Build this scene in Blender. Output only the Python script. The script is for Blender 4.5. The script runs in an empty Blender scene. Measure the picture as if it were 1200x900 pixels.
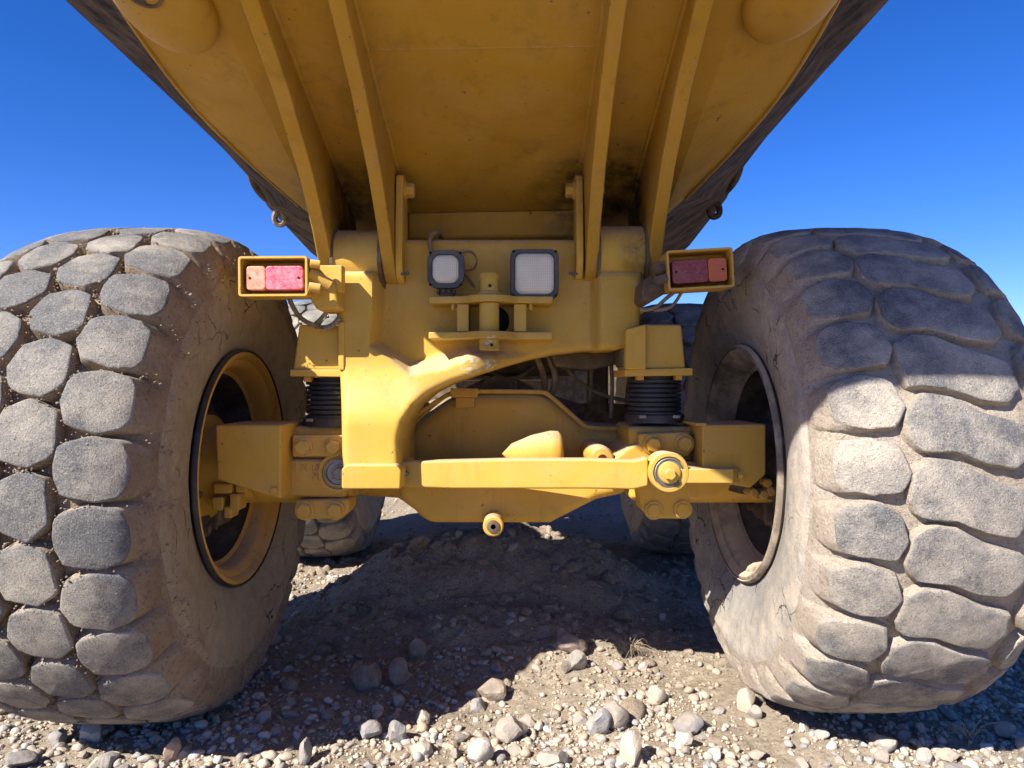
import bpy, bmesh, math, random
import numpy as np
from mathutils import Vector, Matrix, noise

random.seed(7)
rng = np.random.default_rng(7)
scene = bpy.context.scene
col = scene.collection

# ------------------------------------------------------------------ camera, sky, sun, exposure
CAM_Z, FPX = 0.97, 830.0            # eye height in metres, focal length in photo pixels (1200 wide)
cam_data = bpy.data.cameras.new('camera')
cam_data.sensor_width = 36.0
cam_data.lens = 36.0 * FPX / 1200.0
cam_data.clip_start, cam_data.clip_end = 0.02, 3000
cam = bpy.data.objects.new('camera', cam_data)
cam.location = (0, 0, CAM_Z)
cam.rotation_euler = (math.radians(90), 0, 0)
col.objects.link(cam)
scene.camera = cam

SUN = Vector((-1.10, -1.0, 1.25)).normalized()      # towards the sun: behind the camera, to the left
world = bpy.data.worlds.new('World')
scene.world = world
world.use_nodes = True
wn = world.node_tree.nodes
wl = world.node_tree.links
wn.clear()
sky = wn.new('ShaderNodeTexSky')
sky.sky_type = 'NISHITA'
sky.sun_disc = False
sky.sun_elevation = math.asin(SUN.z)
sky.sun_rotation = math.atan2(SUN.x, SUN.y)
sky.altitude = 2200
sky.air_density = 1.0
sky.dust_density = 0.05
sky.ozone_density = 3.0
hs = wn.new('ShaderNodeHueSaturation')
hs.inputs['Saturation'].default_value = 1.32
tint = wn.new('ShaderNodeMix'); tint.data_type = 'RGBA'; tint.blend_type = 'MULTIPLY'
tint.inputs[0].default_value = 1.0; tint.inputs[7].default_value = (1.03, .98, 1.46, 1)
bg = wn.new('ShaderNodeBackground')
bg.inputs['Strength'].default_value = 0.060
wo = wn.new('ShaderNodeOutputWorld')
wl.new(sky.outputs[0], hs.inputs['Color'])
wl.new(hs.outputs[0], tint.inputs[6])
wl.new(tint.outputs[2], bg.inputs[0])
wl.new(bg.outputs[0], wo.inputs[0])

sd = bpy.data.lights.new('sun', 'SUN')
sd.energy = 5.0
sd.angle = math.radians(0.5)
sd.color = (1.0, 0.95, 0.87)
so = bpy.data.objects.new('sun', sd)
so.rotation_euler = (-SUN).to_track_quat('-Z', 'Y').to_euler()
so.location = (-6, -4, 6)
col.objects.link(so)

scene.view_settings.view_transform = 'Standard'
scene.view_settings.look = 'None'
scene.view_settings.exposure = 1.18
scene.view_settings.gamma = 1.0
scene.view_settings.use_curve_mapping = False
scene.render.engine = 'CYCLES'
scene.cycles.use_denoising = True
scene.cycles.max_bounces = 8
scene.cycles.diffuse_bounces = 5
scene.cycles.sample_clamp_indirect = 6

# ------------------------------------------------------------------ small helpers
def at(px, py, Y):
    return Vector(((px - 600) / FPX * Y, Y, CAM_Z - (py - 450) / FPX * Y))

def xz(px, py, Y):
    p = at(px, py, Y)
    return (p.x, p.z)

def link(o, parent=None):
    col.objects.link(o)
    if parent is not None:
        o.parent = parent
        if parent.get('_off'):
            o.matrix_parent_inverse = Matrix.Translation(-Vector(parent['_off']))
    return o

def mesh_obj(name, verts, faces, mat, parent=None, bevel=0.0, seg=2, smooth=True, sharp=35, loc=None):
    me = bpy.data.meshes.new(name)
    me.from_pydata([tuple(v) for v in verts], [], faces)
    bm = bmesh.new(); bm.from_mesh(me)
    bmesh.ops.recalc_face_normals(bm, faces=bm.faces)
    bm.to_mesh(me); bm.free()
    me.materials.append(mat)
    o = bpy.data.objects.new(name, me)
    if loc is not None: o.location = loc
    link(o, parent)
    if smooth:
        me.polygons.foreach_set('use_smooth', [True] * len(me.polygons))
    if bevel > 0:
        b = o.modifiers.new('bevel', 'BEVEL'); b.width = bevel; b.segments = seg
        b.limit_method = 'ANGLE'; b.angle_limit = math.radians(32)
        w = o.modifiers.new('wn', 'WEIGHTED_NORMAL'); w.keep_sharp = True
    elif smooth:
        me.set_sharp_from_angle(angle=math.radians(sharp))
    return o

class MB:
    """collects vertices and faces of ONE piece"""
    def __init__(s): s.v, s.f = [], []
    def add(s, v, f):
        n = len(s.v); s.v += [Vector(p) for p in v]; s.f += [tuple(i + n for i in q) for q in f]; return s
    def box(s, x0, x1, y0, y1, z0, z1):
        v = [(x, y, z) for x in (x0, x1) for y in (y0, y1) for z in (z0, z1)]
        return s.add(v, [(0,1,3,2),(4,6,7,5),(0,4,5,1),(2,3,7,6),(0,2,6,4),(1,5,7,3)])
    def prism(s, pts, y0, y1):                     # outline in x,z pulled along y
        n = len(pts)
        v = [(x, y0, z) for x, z in pts] + [(x, y1, z) for x, z in pts]
        f = [tuple(range(n)), tuple(range(2*n-1, n-1, -1))] + [(i, i+n, (i+1) % n + n, (i+1) % n) for i in range(n)]
        return s.add(v, f)
    def prism_x(s, pts, x0, x1):                   # outline in y,z pulled along x
        n = len(pts)
        v = [(x0, y, z) for y, z in pts] + [(x1, y, z) for y, z in pts]
        f = [tuple(range(n)), tuple(range(2*n-1, n-1, -1))] + [(i, i+n, (i+1) % n + n, (i+1) % n) for i in range(n)]
        return s.add(v, f)
    def prism_z(s, pts, z0, z1):                   # outline in x,y pulled along z
        n = len(pts)
        v = [(x, y, z0) for x, y in pts] + [(x, y, z1) for x, y in pts]
        f = [tuple(range(n)), tuple(range(2*n-1, n-1, -1))] + [(i, i+n, (i+1) % n + n, (i+1) % n) for i in range(n)]
        return s.add(v, f)
    def cyl(s, p0, p1, r, r1=None, n=20, cap=True):
        p0, p1 = Vector(p0), Vector(p1); r1 = r if r1 is None else r1
        d = (p1 - p0).normalized(); a = d.orthogonal().normalized(); b = d.cross(a)
        ring = lambda p, q: [p + (a*math.cos(t) + b*math.sin(t))*q for t in (2*math.pi*i/n for i in range(n))]
        v = ring(p0, r) + ring(p1, r1)
        f = [(i, (i+1) % n, (i+1) % n + n, i+n) for i in range(n)]
        if cap: f += [tuple(range(n-1, -1, -1)), tuple(range(n, 2*n))]
        return s.add(v, f)
    def lathe(s, c, axis, prof, n=32, cap=True):             # prof: (distance along axis, radius)
        c = Vector(c); d = Vector(axis).normalized(); a = d.orthogonal().normalized(); b = d.cross(a)
        v = []
        for h, r in prof:
            for i in range(n):
                t = 2*math.pi*i/n
                v.append(c + d*h + (a*math.cos(t) + b*math.sin(t))*r)
        f = []
        for k in range(len(prof)-1):
            for i in range(n):
                f.append((k*n+i, k*n+(i+1) % n, (k+1)*n+(i+1) % n, (k+1)*n+i))
        if cap and prof[0][1] > 0.001: f.append(tuple(range(n-1, -1, -1)))
        if cap and prof[-1][1] > 0.001: f.append(tuple(range((len(prof)-1)*n, len(prof)*n)))
        return s.add(v, f)
    def tube(s, pts, r, n=8, r1=None):
        pts = smooth_path([Vector(p) for p in pts])
        m = len(pts); v = []; f = []
        up = None
        for i, p in enumerate(pts):
            d = (pts[min(i+1, m-1)] - pts[max(i-1, 0)]).normalized()
            if up is None: up = d.orthogonal().normalized()
            a = (up - d*up.dot(d)).normalized(); up = a; b = d.cross(a)
            q = r if r1 is None else r + (r1 - r)*i/(m-1)
            v += [p + (a*math.cos(t) + b*math.sin(t))*q for t in (2*math.pi*k/n for k in range(n))]
        for i in range(m-1):
            f += [(i*n+k, i*n+(k+1) % n, (i+1)*n+(k+1) % n, (i+1)*n+k) for k in range(n)]
        f += [tuple(range(n-1, -1, -1)), tuple(range((m-1)*n, m*n))]
        return s.add(v, f)
    def build(s, name, mat, parent=None, **k):
        return mesh_obj(name, s.v, s.f, mat, parent, **k)

def smooth_path(pts, it=2):
    for _ in range(it):
        if len(pts) < 3: return pts
        q = [pts[0]]
        for a, b in zip(pts[:-1], pts[1:]):
            q += [a*0.75 + b*0.25, a*0.25 + b*0.75]
        q.append(pts[-1]); pts = q
    return pts

def chaikin(pts, it=2, r0=.25):
    for k_ in range(it):
        q = []; r_ = r0 if k_ == 0 else .25
        for i in range(len(pts)):
            a, b = pts[i], pts[(i+1) % len(pts)]
            q += [(a[0]*(1-r_)+b[0]*r_, a[1]*(1-r_)+b[1]*r_), (a[0]*r_+b[0]*(1-r_), a[1]*r_+b[1]*(1-r_))]
        pts = q
    return pts

def rrect(x0, x1, z0, z1, r, n=5):
    out = []
    for cx_, cz_, a0 in ((x1-r, z1-r, 0), (x0+r, z1-r, 90), (x0+r, z0+r, 180), (x1-r, z0+r, 270)):
        for i in range(n+1):
            t = math.radians(a0 + 90*i/n)
            out.append((cx_ + r*math.cos(t), cz_ + r*math.sin(t)))
    return out

# ------------------------------------------------------------------ materials
class NT:
    def __init__(s, name):
        s.m = bpy.data.materials.new(name); s.m.use_nodes = True
        s.t = s.m.node_tree; s.n = s.t.nodes; s.l = s.t.links
        s.n.clear()
        s.out = s.n.new('ShaderNodeOutputMaterial'); s.b = s.n.new('ShaderNodeBsdfPrincipled')
        s.l.new(s.b.outputs[0], s.out.inputs[0])
        s.tc = s.n.new('ShaderNodeTexCoord')
        s.pos = s.n.new('ShaderNodeNewGeometry')
    def noise(s, scale, detail=4, rough=0.6, src=None, dist=0.0):
        n = s.n.new('ShaderNodeTexNoise'); n.inputs['Scale'].default_value = scale
        n.inputs['Detail'].default_value = detail; n.inputs['Roughness'].default_value = rough
        n.inputs['Distortion'].default_value = dist
        s.l.new(src or s.pos.outputs['Position'], n.inputs['Vector']); return n.outputs['Fac']
    def vor(s, scale, feature='F1', src=None, out='Distance'):
        n = s.n.new('ShaderNodeTexVoronoi'); n.feature = feature; n.inputs['Scale'].default_value = scale
        s.l.new(src or s.pos.outputs['Position'], n.inputs['Vector']); return n.outputs[out]
    def ramp(s, fac, a, b, ca=(0,0,0,1), cb=(1,1,1,1)):
        n = s.n.new('ShaderNodeValToRGB'); e = n.color_ramp.elements
        e[0].position, e[1].position = a, b; e[0].color, e[1].color = ca, cb
        s.l.new(fac, n.inputs[0]); return n.outputs[0]
    def mix(s, fac, a, b, mode='MIX'):
        n = s.n.new('ShaderNodeMix'); n.data_type = 'RGBA'; n.blend_type = mode
        for sock, v in ((n.inputs[0], fac), (n.inputs[6], a), (n.inputs[7], b)):
            if isinstance(v, (int, float)): sock.default_value = v
            elif isinstance(v, tuple): sock.default_value = (*v[:3], 1)
            else: s.l.new(v, sock)
        return n.outputs[2]
    def math(s, op, a, b=0.0, clamp=False):
        n = s.n.new('ShaderNodeMath'); n.operation = op; n.use_clamp = clamp
        for sock, v in ((n.inputs[0], a), (n.inputs[1], b)):
            if isinstance(v, (int, float)): sock.default_value = v
            else: s.l.new(v, sock)
        return n.outputs[0]
    def nz(s):
        n = s.n.new('ShaderNodeSeparateXYZ'); s.l.new(s.pos.outputs['Normal'], n.inputs[0]); return n.outputs[2]
    def bump(s, h, strength=0.3, dist=0.01, prev=None):
        n = s.n.new('ShaderNodeBump'); n.inputs['Strength'].default_value = strength
        n.inputs['Distance'].default_value = dist; s.l.new(h, n.inputs['Height'])
        if prev is not None: s.l.new(prev, n.inputs['Normal'])
        return n.outputs[0]
    def near(s, p, r):                             # soft ball around a point of the place, 1 inside
        n = s.n.new('ShaderNodeVectorMath'); n.operation = 'DISTANCE'
        s.l.new(s.pos.outputs['Position'], n.inputs[0]); n.inputs[1].default_value = p
        return s.math('SUBTRACT', 1.0, s.math('DIVIDE', n.outputs['Value'], r), clamp=True)
    def set(s, color=None, rough=0.6, normal=None, metallic=0.0, spec=None):
        if isinstance(color, tuple): s.b.inputs['Base Color'].default_value = (*color[:3], 1)
        elif color is not None: s.l.new(color, s.b.inputs['Base Color'])
        if isinstance(rough, (int, float)): s.b.inputs['Roughness'].default_value = rough
        else: s.l.new(rough, s.b.inputs['Roughness'])
        if normal is not None: s.l.new(normal, s.b.inputs['Normal'])
        s.b.inputs['Metallic'].default_value = metallic
        if spec is not None: s.b.inputs['Specular IOR Level'].default_value = spec
        return s.m

DUST = (0.50, 0.40, 0.285)

def paint(name, a=(0.60, 0.35, 0.058), b=(0.50, 0.28, 0.045), dust=0.35, cast=0.25, chips=True, stains=(), grime=0.25, wear=.8, scrapes=()):
    t = NT(name)
    c = t.mix(t.ramp(t.noise(2.3, 5), .35, .65), a, b)
    # thin film of dust, thicker on ledges
    up = t.ramp(t.nz(), .35, .95)
    dn = t.ramp(t.noise(7, 7, .7), .42, .72)
    fac = t.math('ADD', t.math('MULTIPLY', dn, dust), t.math('MULTIPLY', up, 0.65), clamp=True)
    c = t.mix(fac, c, DUST)
    # dark greasy grime in blotches
    g = t.math('MULTIPLY', t.ramp(t.noise(4.1, 8, .72, dist=.6), .55, .75), grime)
    c = t.mix(g, c, (0.09, 0.055, 0.025))
    mp = t.n.new('ShaderNodeMapping'); mp.inputs['Scale'].default_value = (16, 16, 1.6)
    t.l.new(t.pos.outputs['Position'], mp.inputs[0])
    run = t.math('MULTIPLY', t.ramp(t.noise(1.0, 6, .7, src=mp.outputs[0]), .56, .78), grime*1.1)
    c = t.mix(run, c, (0.12, 0.075, 0.035))
    if chips:
        ch = t.ramp(t.noise(38, 3, .55), .70, .735)
        c = t.mix(t.math('MULTIPLY', ch, .75), c, (0.10, 0.06, 0.035))
        ch2 = t.ramp(t.noise(110, 2, .5), .73, .76)
        c = t.mix(t.math('MULTIPLY', ch2, .6), c, (0.06, 0.045, 0.03))
    for p, r, k in stains:
        n = t.ramp(t.noise(16, 8, .7, dist=.25), .34, .66)
        f = t.math('MULTIPLY', t.math('MULTIPLY', t.ramp(t.near(p, r), .05, .55), n), k, clamp=True)
        c = t.mix(f, c, (0.018, 0.014, 0.010))
    bv_ = t.n.new('ShaderNodeBevel'); bv_.samples = 4; bv_.inputs['Radius'].default_value = .007
    dt = t.n.new('ShaderNodeVectorMath'); dt.operation = 'DOT_PRODUCT'
    t.l.new(bv_.outputs[0], dt.inputs[0]); t.l.new(t.pos.outputs['Normal'], dt.inputs[1])
    edge = t.ramp(dt.outputs['Value'], .80, .97, (1, 1, 1, 1), (0, 0, 0, 1))
    em = t.math('MULTIPLY', edge, t.ramp(t.noise(24, 6, .75), .50, .60))
    c = t.mix(t.math('MULTIPLY', em, wear), c, t.ramp(t.noise(60, 4), .4, .6, (.16, .10, .055, 1), (.40, .34, .26, 1)))
    for p, r in scrapes:
        mp2 = t.n.new('ShaderNodeMapping'); mp2.inputs['Scale'].default_value = (60, 60, 130); mp2.inputs['Rotation'].default_value = (0, .5, 0)
        t.l.new(t.pos.outputs['Position'], mp2.inputs[0])
        f = t.math('MULTIPLY', t.ramp(t.near(p, r), .25, .6), t.ramp(t.noise(1.0, 4, .6, src=mp2.outputs[0]), .50, .56))
        c = t.mix(t.math('MULTIPLY', f, .85), c, (.50, .49, .46))
    h = t.noise(420, 3, .6)
    nb = t.bump(h, cast, .004)
    nb = t.bump(t.noise(9, 3, .5), .18, .012, nb)
    r = t.math('ADD', t.math('MULTIPLY', t.noise(9, 4), .3), .48)
    return t.set(c, r, nb, spec=.3)

STAINS = [((-.50, 2.30, 1.52), .26, 1.0), ((.31, 2.32, 1.60), .30, 1.0), ((.31, 2.30, 1.45), .2, 1.0), ((-.60, 2.15, 1.36), .10, .8),
          ((-.345, 2.05, 1.32), .07, .9), ((.25, 2.05, 1.30), .08, .9), ((.40, 2.1, 1.36), .10, .9), ((-.05, 2.06, 1.06), .10, .5)]
M = {}
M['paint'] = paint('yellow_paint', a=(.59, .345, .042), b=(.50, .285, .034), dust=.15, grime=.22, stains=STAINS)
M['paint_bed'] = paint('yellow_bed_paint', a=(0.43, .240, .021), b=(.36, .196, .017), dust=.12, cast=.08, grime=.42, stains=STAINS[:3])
M['cast'] = paint('yellow_cast_iron', a=(0.52, 0.325, 0.046), b=(.46, .280, .038), dust=.18, cast=.22, grime=.26, stains=STAINS, scrapes=[(tuple(at(552, 428, 2.06)), .05), (tuple(at(578, 428, 2.08)), .045), (tuple(at(575, 398, 2.03)), .03)])
M['axle'] = paint('yellow_axle_paint', a=(0.57, .325, .042), b=(.47, .265, .034), dust=.16, cast=.25, grime=.42)
M['rim_yellow'] = paint('rim_yellow', a=(0.60, .32, .035), b=(.48, .24, .03), dust=.18, cast=.2, grime=.55)

def mk_mud():
    t = NT('mud_caked_steel')
    c = t.mix(t.ramp(t.noise(9, 8, .7), .38, .62), (0.035, 0.026, 0.020), (0.16, 0.11, 0.07))
    c = t.mix(t.ramp(t.noise(3, 5), .55, .8), c, (0.20, 0.14, .085))
    nb = t.bump(t.noise(60, 6, .75), .9, .02)
    return t.set(c, .95, nb, spec=.1)
M['mud'] = mk_mud()

def mk_rubber(name, base, dustk, dust_lo, dust_hi, crack=True, seed=0.0, rad=None, grain=.5, dust=None):
    t = NT(name)
    c = t.mix(t.ramp(t.noise(30, 5), .3, .7), base, tuple(x*1.5 for x in base))
    d = t.ramp(t.noise(5 + seed, 8, .72), dust_lo, dust_hi)
    sp = t.ramp(t.noise(330, 3, .65), .54, .62)
    if rad is not None:
        sx = t.n.new('ShaderNodeSeparateXYZ'); t.l.new(t.pos.outputs['Position'], sx.inputs[0])
        dy = t.math('SUBTRACT', sx.outputs[1], 2.2); dz = t.math('SUBTRACT', sx.outputs[2], .72)
        rr = t.math('SQRT', t.math('ADD', t.math('MULTIPLY', dy, dy), t.math('MULTIPLY', dz, dz)))
        rr = t.math('ADD', rr, t.math('MULTIPLY', t.math('SUBTRACT', t.noise(6, 6, .7), .5), .22))
        d = t.math('MAXIMUM', t.math('MULTIPLY', d, .55), t.math('MULTIPLY', t.ramp(rr, rad[0], rad[1]), t.ramp(t.noise(14, 7, .75), .25, .6)))
    d2 = t.math('ADD', t.math('MULTIPLY', d, dustk), t.math('MULTIPLY', sp, .30), clamp=True)
    c = t.mix(d2, c, dust or DUST)
    nb = t.bump(t.noise(230, 5, .75), .9, .006)
    nb = t.bump(t.noise(22, 5, .6), .35, .012, nb)
    gr = t.noise(260, 3, .75)
    c = t.mix(t.math('MULTIPLY', t.ramp(gr, .56, .66), grain), c, (.42, .37, .31))
    pit = t.ramp(t.noise(190, 5, .8), .58, .68)
    c = t.mix(t.math('MULTIPLY', pit, .5), c, (.03, .029, .028))
    nb = t.bump(t.math('SUBTRACT', 1.0, pit), .6, .006, nb)
    if crack:
        w = t.n.new('ShaderNodeVectorMath'); w.operation = 'MULTIPLY_ADD'
        cn = t.n.new('ShaderNodeTexNoise'); cn.inputs['Scale'].default_value = 6; cn.inputs['Detail'].default_value = 6
        t.l.new(t.pos.outputs['Position'], cn.inputs['Vector'])
        t.l.new(cn.outputs['Color'], w.inputs[0]); w.inputs[1].default_value = (.25, .25, .25)
        t.l.new(t.pos.outputs['Position'], w.inputs[2])
        ck = t.vor(7, 'DISTANCE_TO_EDGE', w.outputs[0])
        line = t.math('MULTIPLY', t.ramp(ck, .006, .018, (1,1,1,1), (0,0,0,1)), t.ramp(t.noise(4, 3), .52, .6))
        c = t.mix(t.math('MULTIPLY', line, .85), c, (.03, .025, .02))
        nb = t.bump(t.math('SUBTRACT', 1.0, line), .8, .008, nb)
    return t.set(c, .88, nb, spec=.2)
M['tread_a'] = mk_rubber('tread_rubber_dusty', (0.108, 0.108, 0.108), .75, .43, .70, crack=False, grain=.55, dust=(.54, .465, .36))
M['tread_b'] = mk_rubber('tread_rubber_worn', (0.108, 0.110, 0.114), .85, .40, .66, crack=False, seed=1.3, grain=.6, dust=(.57, .49, .39))
M['wall_a'] = mk_rubber('sidewall_rubber_dusty', (0.26, 0.205, 0.13), .85, .34, .66, rad=(.52, .68), grain=.25)
M['wall_b'] = mk_rubber('sidewall_rubber_pale', (0.16, 0.163, 0.165), .95, .38, .62, seed=.7, rad=(.34, .52), grain=.35, dust=(.57, .485, .385))

def mk_groove(name, k, pale=False):
    t = NT(name)
    c = t.mix(t.ramp(t.noise(12, 7, .7), .3, .7), (.34*k, .245*k, .165*k), (.52*k, .40*k, .285*k))
    if pale: c = t.mix(t.ramp(t.noise(12, 7, .7), .3, .7), (.46, .375, .285), (.64, .55, .445))
    c = t.mix(t.ramp(t.noise(90, 4, .7), .55, .68), c, (.24*k, .17*k, .115*k) if not pale else (.36, .29, .215))
    c = t.mix(t.math('MULTIPLY', t.ramp(t.nz(), .25, .85), .55), c, (.60, .50, .38))
    nb = t.bump(t.noise(75, 6, .75), 1.0, .018)
    nb = t.bump(t.noise(240, 3, .7), .6, .006, nb)
    return t.set(c, .97, nb, spec=.05)
M['groove'] = mk_groove('dried_mud', 1.0)
M['groove_b'] = mk_groove('dried_mud_pale', 1.0, True)

def simple(name, colr, rough=.6, metallic=0.0, var=.35, bumpk=.2, dust=.2, spec=None):
    t = NT(name)
    c = t.mix(t.ramp(t.noise(18, 5), .3, .7), tuple(x*(1-var) for x in colr), colr)
    d = t.math('MULTIPLY', t.ramp(t.noise(9, 7, .7), .45, .75), dust)
    d = t.math('ADD', d, t.math('MULTIPLY', t.ramp(t.nz(), .4, .95), dust), clamp=True)
    c = t.mix(d, c, DUST)
    return t.set(c, rough, t.bump(t.noise(180, 3), bumpk, .004), metallic, spec)
M['black_rubber'] = simple('black_rubber', (.018, .018, .02), .55, dust=.10)
M['steel'] = simple('bare_steel', (.26, .245, .225), .5, .7, dust=.35)
M['rust'] = simple('greasy_steel', (.13, .085, .05), .7, .2, dust=.3)
M['grey_plastic'] = simple('grey_lamp_housing', (.060, .058, .054), .55, dust=.12)
M['hose'] = simple('dusty_hose', (.16, .115, .055), .7, dust=.45)
M['dark'] = simple('dark_chassis', (.10, .068, .03), .75, dust=.35)
M['rim_dusty'] = simple('rim_dusty', (.22, .175, .13), .8, dust=1.0)
M['dark_rim'] = simple('rim_inside_shaded', (.055, .04, .028), .85, dust=.25)  # shade of the deep rim bowl put into the base colour
M['hole'] = simple('hole_black', (.006, .005, .005), .9, dust=0)

def mk_lens(name, c1, dusty, k):
    t = NT(name)
    c = t.mix(t.math('MULTIPLY', t.ramp(t.noise(85, 5, .75), .38, .66), k), c1, dusty)
    c = t.mix(t.math('MULTIPLY', t.ramp(t.noise(20, 6, .7), .45, .75), k*.6), c, dusty)
    return t.set(c, .35, t.bump(t.noise(300, 2), .25, .003))
M['lens_red_dusty'] = mk_lens('lens_red_dusty', (.50, .022, .055), (.68, .42, .46), .55)
M['lens_orange_dusty'] = mk_lens('lens_orange_dusty', (.66, .16, .07), (.72, .50, .40), .6)
M['lens_red'] = mk_lens('lens_red', (.20, .005, .006), (.30, .15, .11), .40)
M['lens_orange'] = mk_lens('lens_orange', (.50, .10, .006), (.32, .17, .09), .25)

LAMP1, LAMP2 = xz(522, 315, 2.10), xz(628, 321, 2.085)
def mk_clear():
    t = NT('ribbed_lamp_glass')
    w = t.n.new('ShaderNodeTexBrick'); w.inputs['Scale'].default_value = 1.0
    w.inputs['Brick Width'].default_value = .0055; w.inputs['Row Height'].default_value = .0045
    w.inputs['Mortar Size'].default_value = .0011; w.offset = 0.0
    sx = t.n.new('ShaderNodeSeparateXYZ'); t.l.new(t.pos.outputs['Position'], sx.inputs[0])
    cb = t.n.new('ShaderNodeCombineXYZ'); t.l.new(sx.outputs[0], cb.inputs[0]); t.l.new(sx.outputs[2], cb.inputs[1])
    t.l.new(cb.outputs[0], w.inputs['Vector'])
    g = t.ramp(w.outputs['Fac'], 0, 1, (.76, .73, .57, 1), (.58, .55, .43, 1))
    for cc in ((LAMP1), (LAMP2)):
        nd = t.n.new('ShaderNodeVectorMath'); nd.operation = 'DISTANCE'
        t.l.new(cb.outputs[0], nd.inputs[0]); nd.inputs[1].default_value = (cc[0], cc[1], 0)
        ring = t.math('SINE', t.math('MULTIPLY', nd.outputs['Value'], 900.0))
        m_ = t.math('MULTIPLY', t.ramp(ring, .2, .8), t.ramp(nd.outputs['Value'], .012, .030, (.45, .45, .45, 1), (0, 0, 0, 1)))
        g = t.mix(m_, g, (.42, .37, .31))
    c = t.mix(t.math('MULTIPLY', t.ramp(t.noise(30, 6, .7), .45, .75), .5), g, (.60, .50, .38))
    return t.set(c, .40, t.bump(w.outputs['Fac'], .5, .004), spec=.3)
M['lamp_glass'] = mk_clear()

def mk_ground():
    t = NT('dry_gravelly_soil')
    c = t.mix(t.ramp(t.noise(1.3, 8, .65), .35, .65), (.40, .31, .215), (.56, .46, .34))
    c = t.mix(t.ramp(t.noise(35, 6, .7), .45, .7), c, (.62, .53, .41))
    c = t.mix(t.ramp(t.noise(90, 4, .7), .60, .72), c, (.24, .18, .125))
    pv = t.vor(70, out='Color')
    pd = t.ramp(t.vor(70), .25, .42, (1,1,1,1), (0,0,0,1))
    sxp = t.n.new('ShaderNodeSeparateColor'); t.l.new(pv, sxp.inputs[0])
    pm = t.math('MULTIPLY', pd, t.ramp(sxp.outputs[0], .55, .6))
    c = t.mix(t.math('MULTIPLY', pm, .7), c, t.ramp(sxp.outputs[1], 0, 1, (.22, .19, .16, 1), (.50, .45, .38, 1)))
    nb = t.bump(t.noise(55, 8, .75), 1.0, .03)
    nb = t.bump(pm, .7, .012, nb)
    nb = t.bump(t.noise(260, 4, .7), .7, .006, nb)
    return t.set(c, .97, nb, spec=.1)
M['ground'] = mk_ground()

def mk_stone():
    t = NT('river_stone')
    oi = t.n.new('ShaderNodeObjectInfo')
    rp = t.n.new('ShaderNodeValToRGB'); rp.color_ramp.interpolation = 'CONSTANT'
    cols = [(.48, .44, .39), (.40, .39, .38), (.58, .54, .48), (.33, .33, .34), (.52, .47, .40), (.44, .38, .32), (.62, .59, .54), (.37, .37, .37)]
    e = rp.color_ramp.elements
    while len(e) < len(cols): e.new(0.5)
    for i, cc in enumerate(cols):
        e[i].position = i/len(cols); e[i].color = (*cc, 1)
    t.l.new(oi.outputs['Random'], rp.inputs[0])
    c = t.mix(1.0, rp.outputs[0], oi.outputs['Color'], 'MULTIPLY')
    sp = t.ramp(t.noise(160, 5, .75), .42, .66)
    c = t.mix(t.math('MULTIPLY', sp, .45), c, (.22, .19, .165))
    d = t.math('MULTIPLY', t.ramp(t.noise(25, 6, .7), .38, .66), .6)
    c = t.mix(d, c, (.43, .34, .245))
    nb = t.bump(t.noise(70, 5, .65), .5, .01)
    return t.set(c, .85, nb, spec=.25)
M['stone'] = mk_stone()
def mk_gravel():
    t = NT('loose_gravel')
    a = t.n.new('ShaderNodeAttribute'); a.attribute_name = 'stone_colour'
    c = t.mix(t.math('MULTIPLY', t.ramp(t.noise(190, 4, .7), .45, .65), .35), a.outputs['Color'], DUST)
    return t.set(c, .9, t.bump(t.noise(200, 3), .4, .005), spec=.2)
M['gravel'] = mk_gravel()
M['straw'] = simple('dry_straw', (.36, .29, .18), .9, dust=0)

# ------------------------------------------------------------------ ground
CX = -0.068                                            # centre line of the truck
AXY = 2.2                                              # rear axle
def sstep(a, b, x):
    t = min(1, max(0, (x-a)/(b-a))); return t*t*(3-2*t)
def height(x, y):
    z = 0.0
    r = 1 - sstep(.45, .92, abs(x - CX))                # between the ruts
    m = .10*math.exp(-((y-2.74)/.20)**2 - ((x-.02)/.55)**2)
    m2 = .32*math.exp(-((y-3.22)/.36)**2)*math.exp(-((x+.10)/.72)**2)
    z += max(m, m2) * (0.25 + 0.75*r)
    near = sstep(0.9, 1.6, y) * (1 - sstep(5.0, 12.0, y))
    lump = sstep(2.25, 2.7, y) * (1 - sstep(3.9, 4.8, y)) * (0.2+.8*r)
    v = Vector((x, y, 0))
    z += (noise.fractal(v*2.2, 1.0, 2.1, 3) * .022 + noise.fractal(v*11, .9, 2.1, 4) * .007) * max(near, .4)
    z += (noise.fractal(v*6 + Vector((7, 3, 0)), .8, 2.1, 4) * .035) * lump
    z += noise.fractal(v*26, .7, 2.2, 3)*.0065*max(near, .2)
    z -= .012 * (1 - sstep(1.2, 2.0, y))
    if y > 15 or abs(x) > 15 or y < -8: z += noise.noise(v*.03)*.4*min(1, (max(abs(x), abs(y))-8)/60)
    # flat packed soil where the tyres stand
    for tx in (-1.075, .945):
        for ty in (2.2, 4.07):
            k = math.exp(-(((x-tx)/.30)**4) - ((y-ty)/.26)**4)
            z = z*(1-k) + (0.0 if tx < 0 else .014)*k
    return z
def spaced(a, b, step, far, g=1.25):
    mid = list(np.arange(a, b, step)) + [b]
    lo, hi, s = [a], [b], step
    while hi[-1] < far:
        s *= g; lo.append(lo[-1]-s); hi.append(hi[-1]+s)
    return np.array(lo[:0:-1] + mid + hi[1:])
gx = spaced(-2.0, 2.0, .0125, 900); gy = spaced(1.6, 4.4, .0125, 900)
gv = [(x, y, height(x, y)) for y in gy for x in gx]
nx = len(gx)
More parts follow.
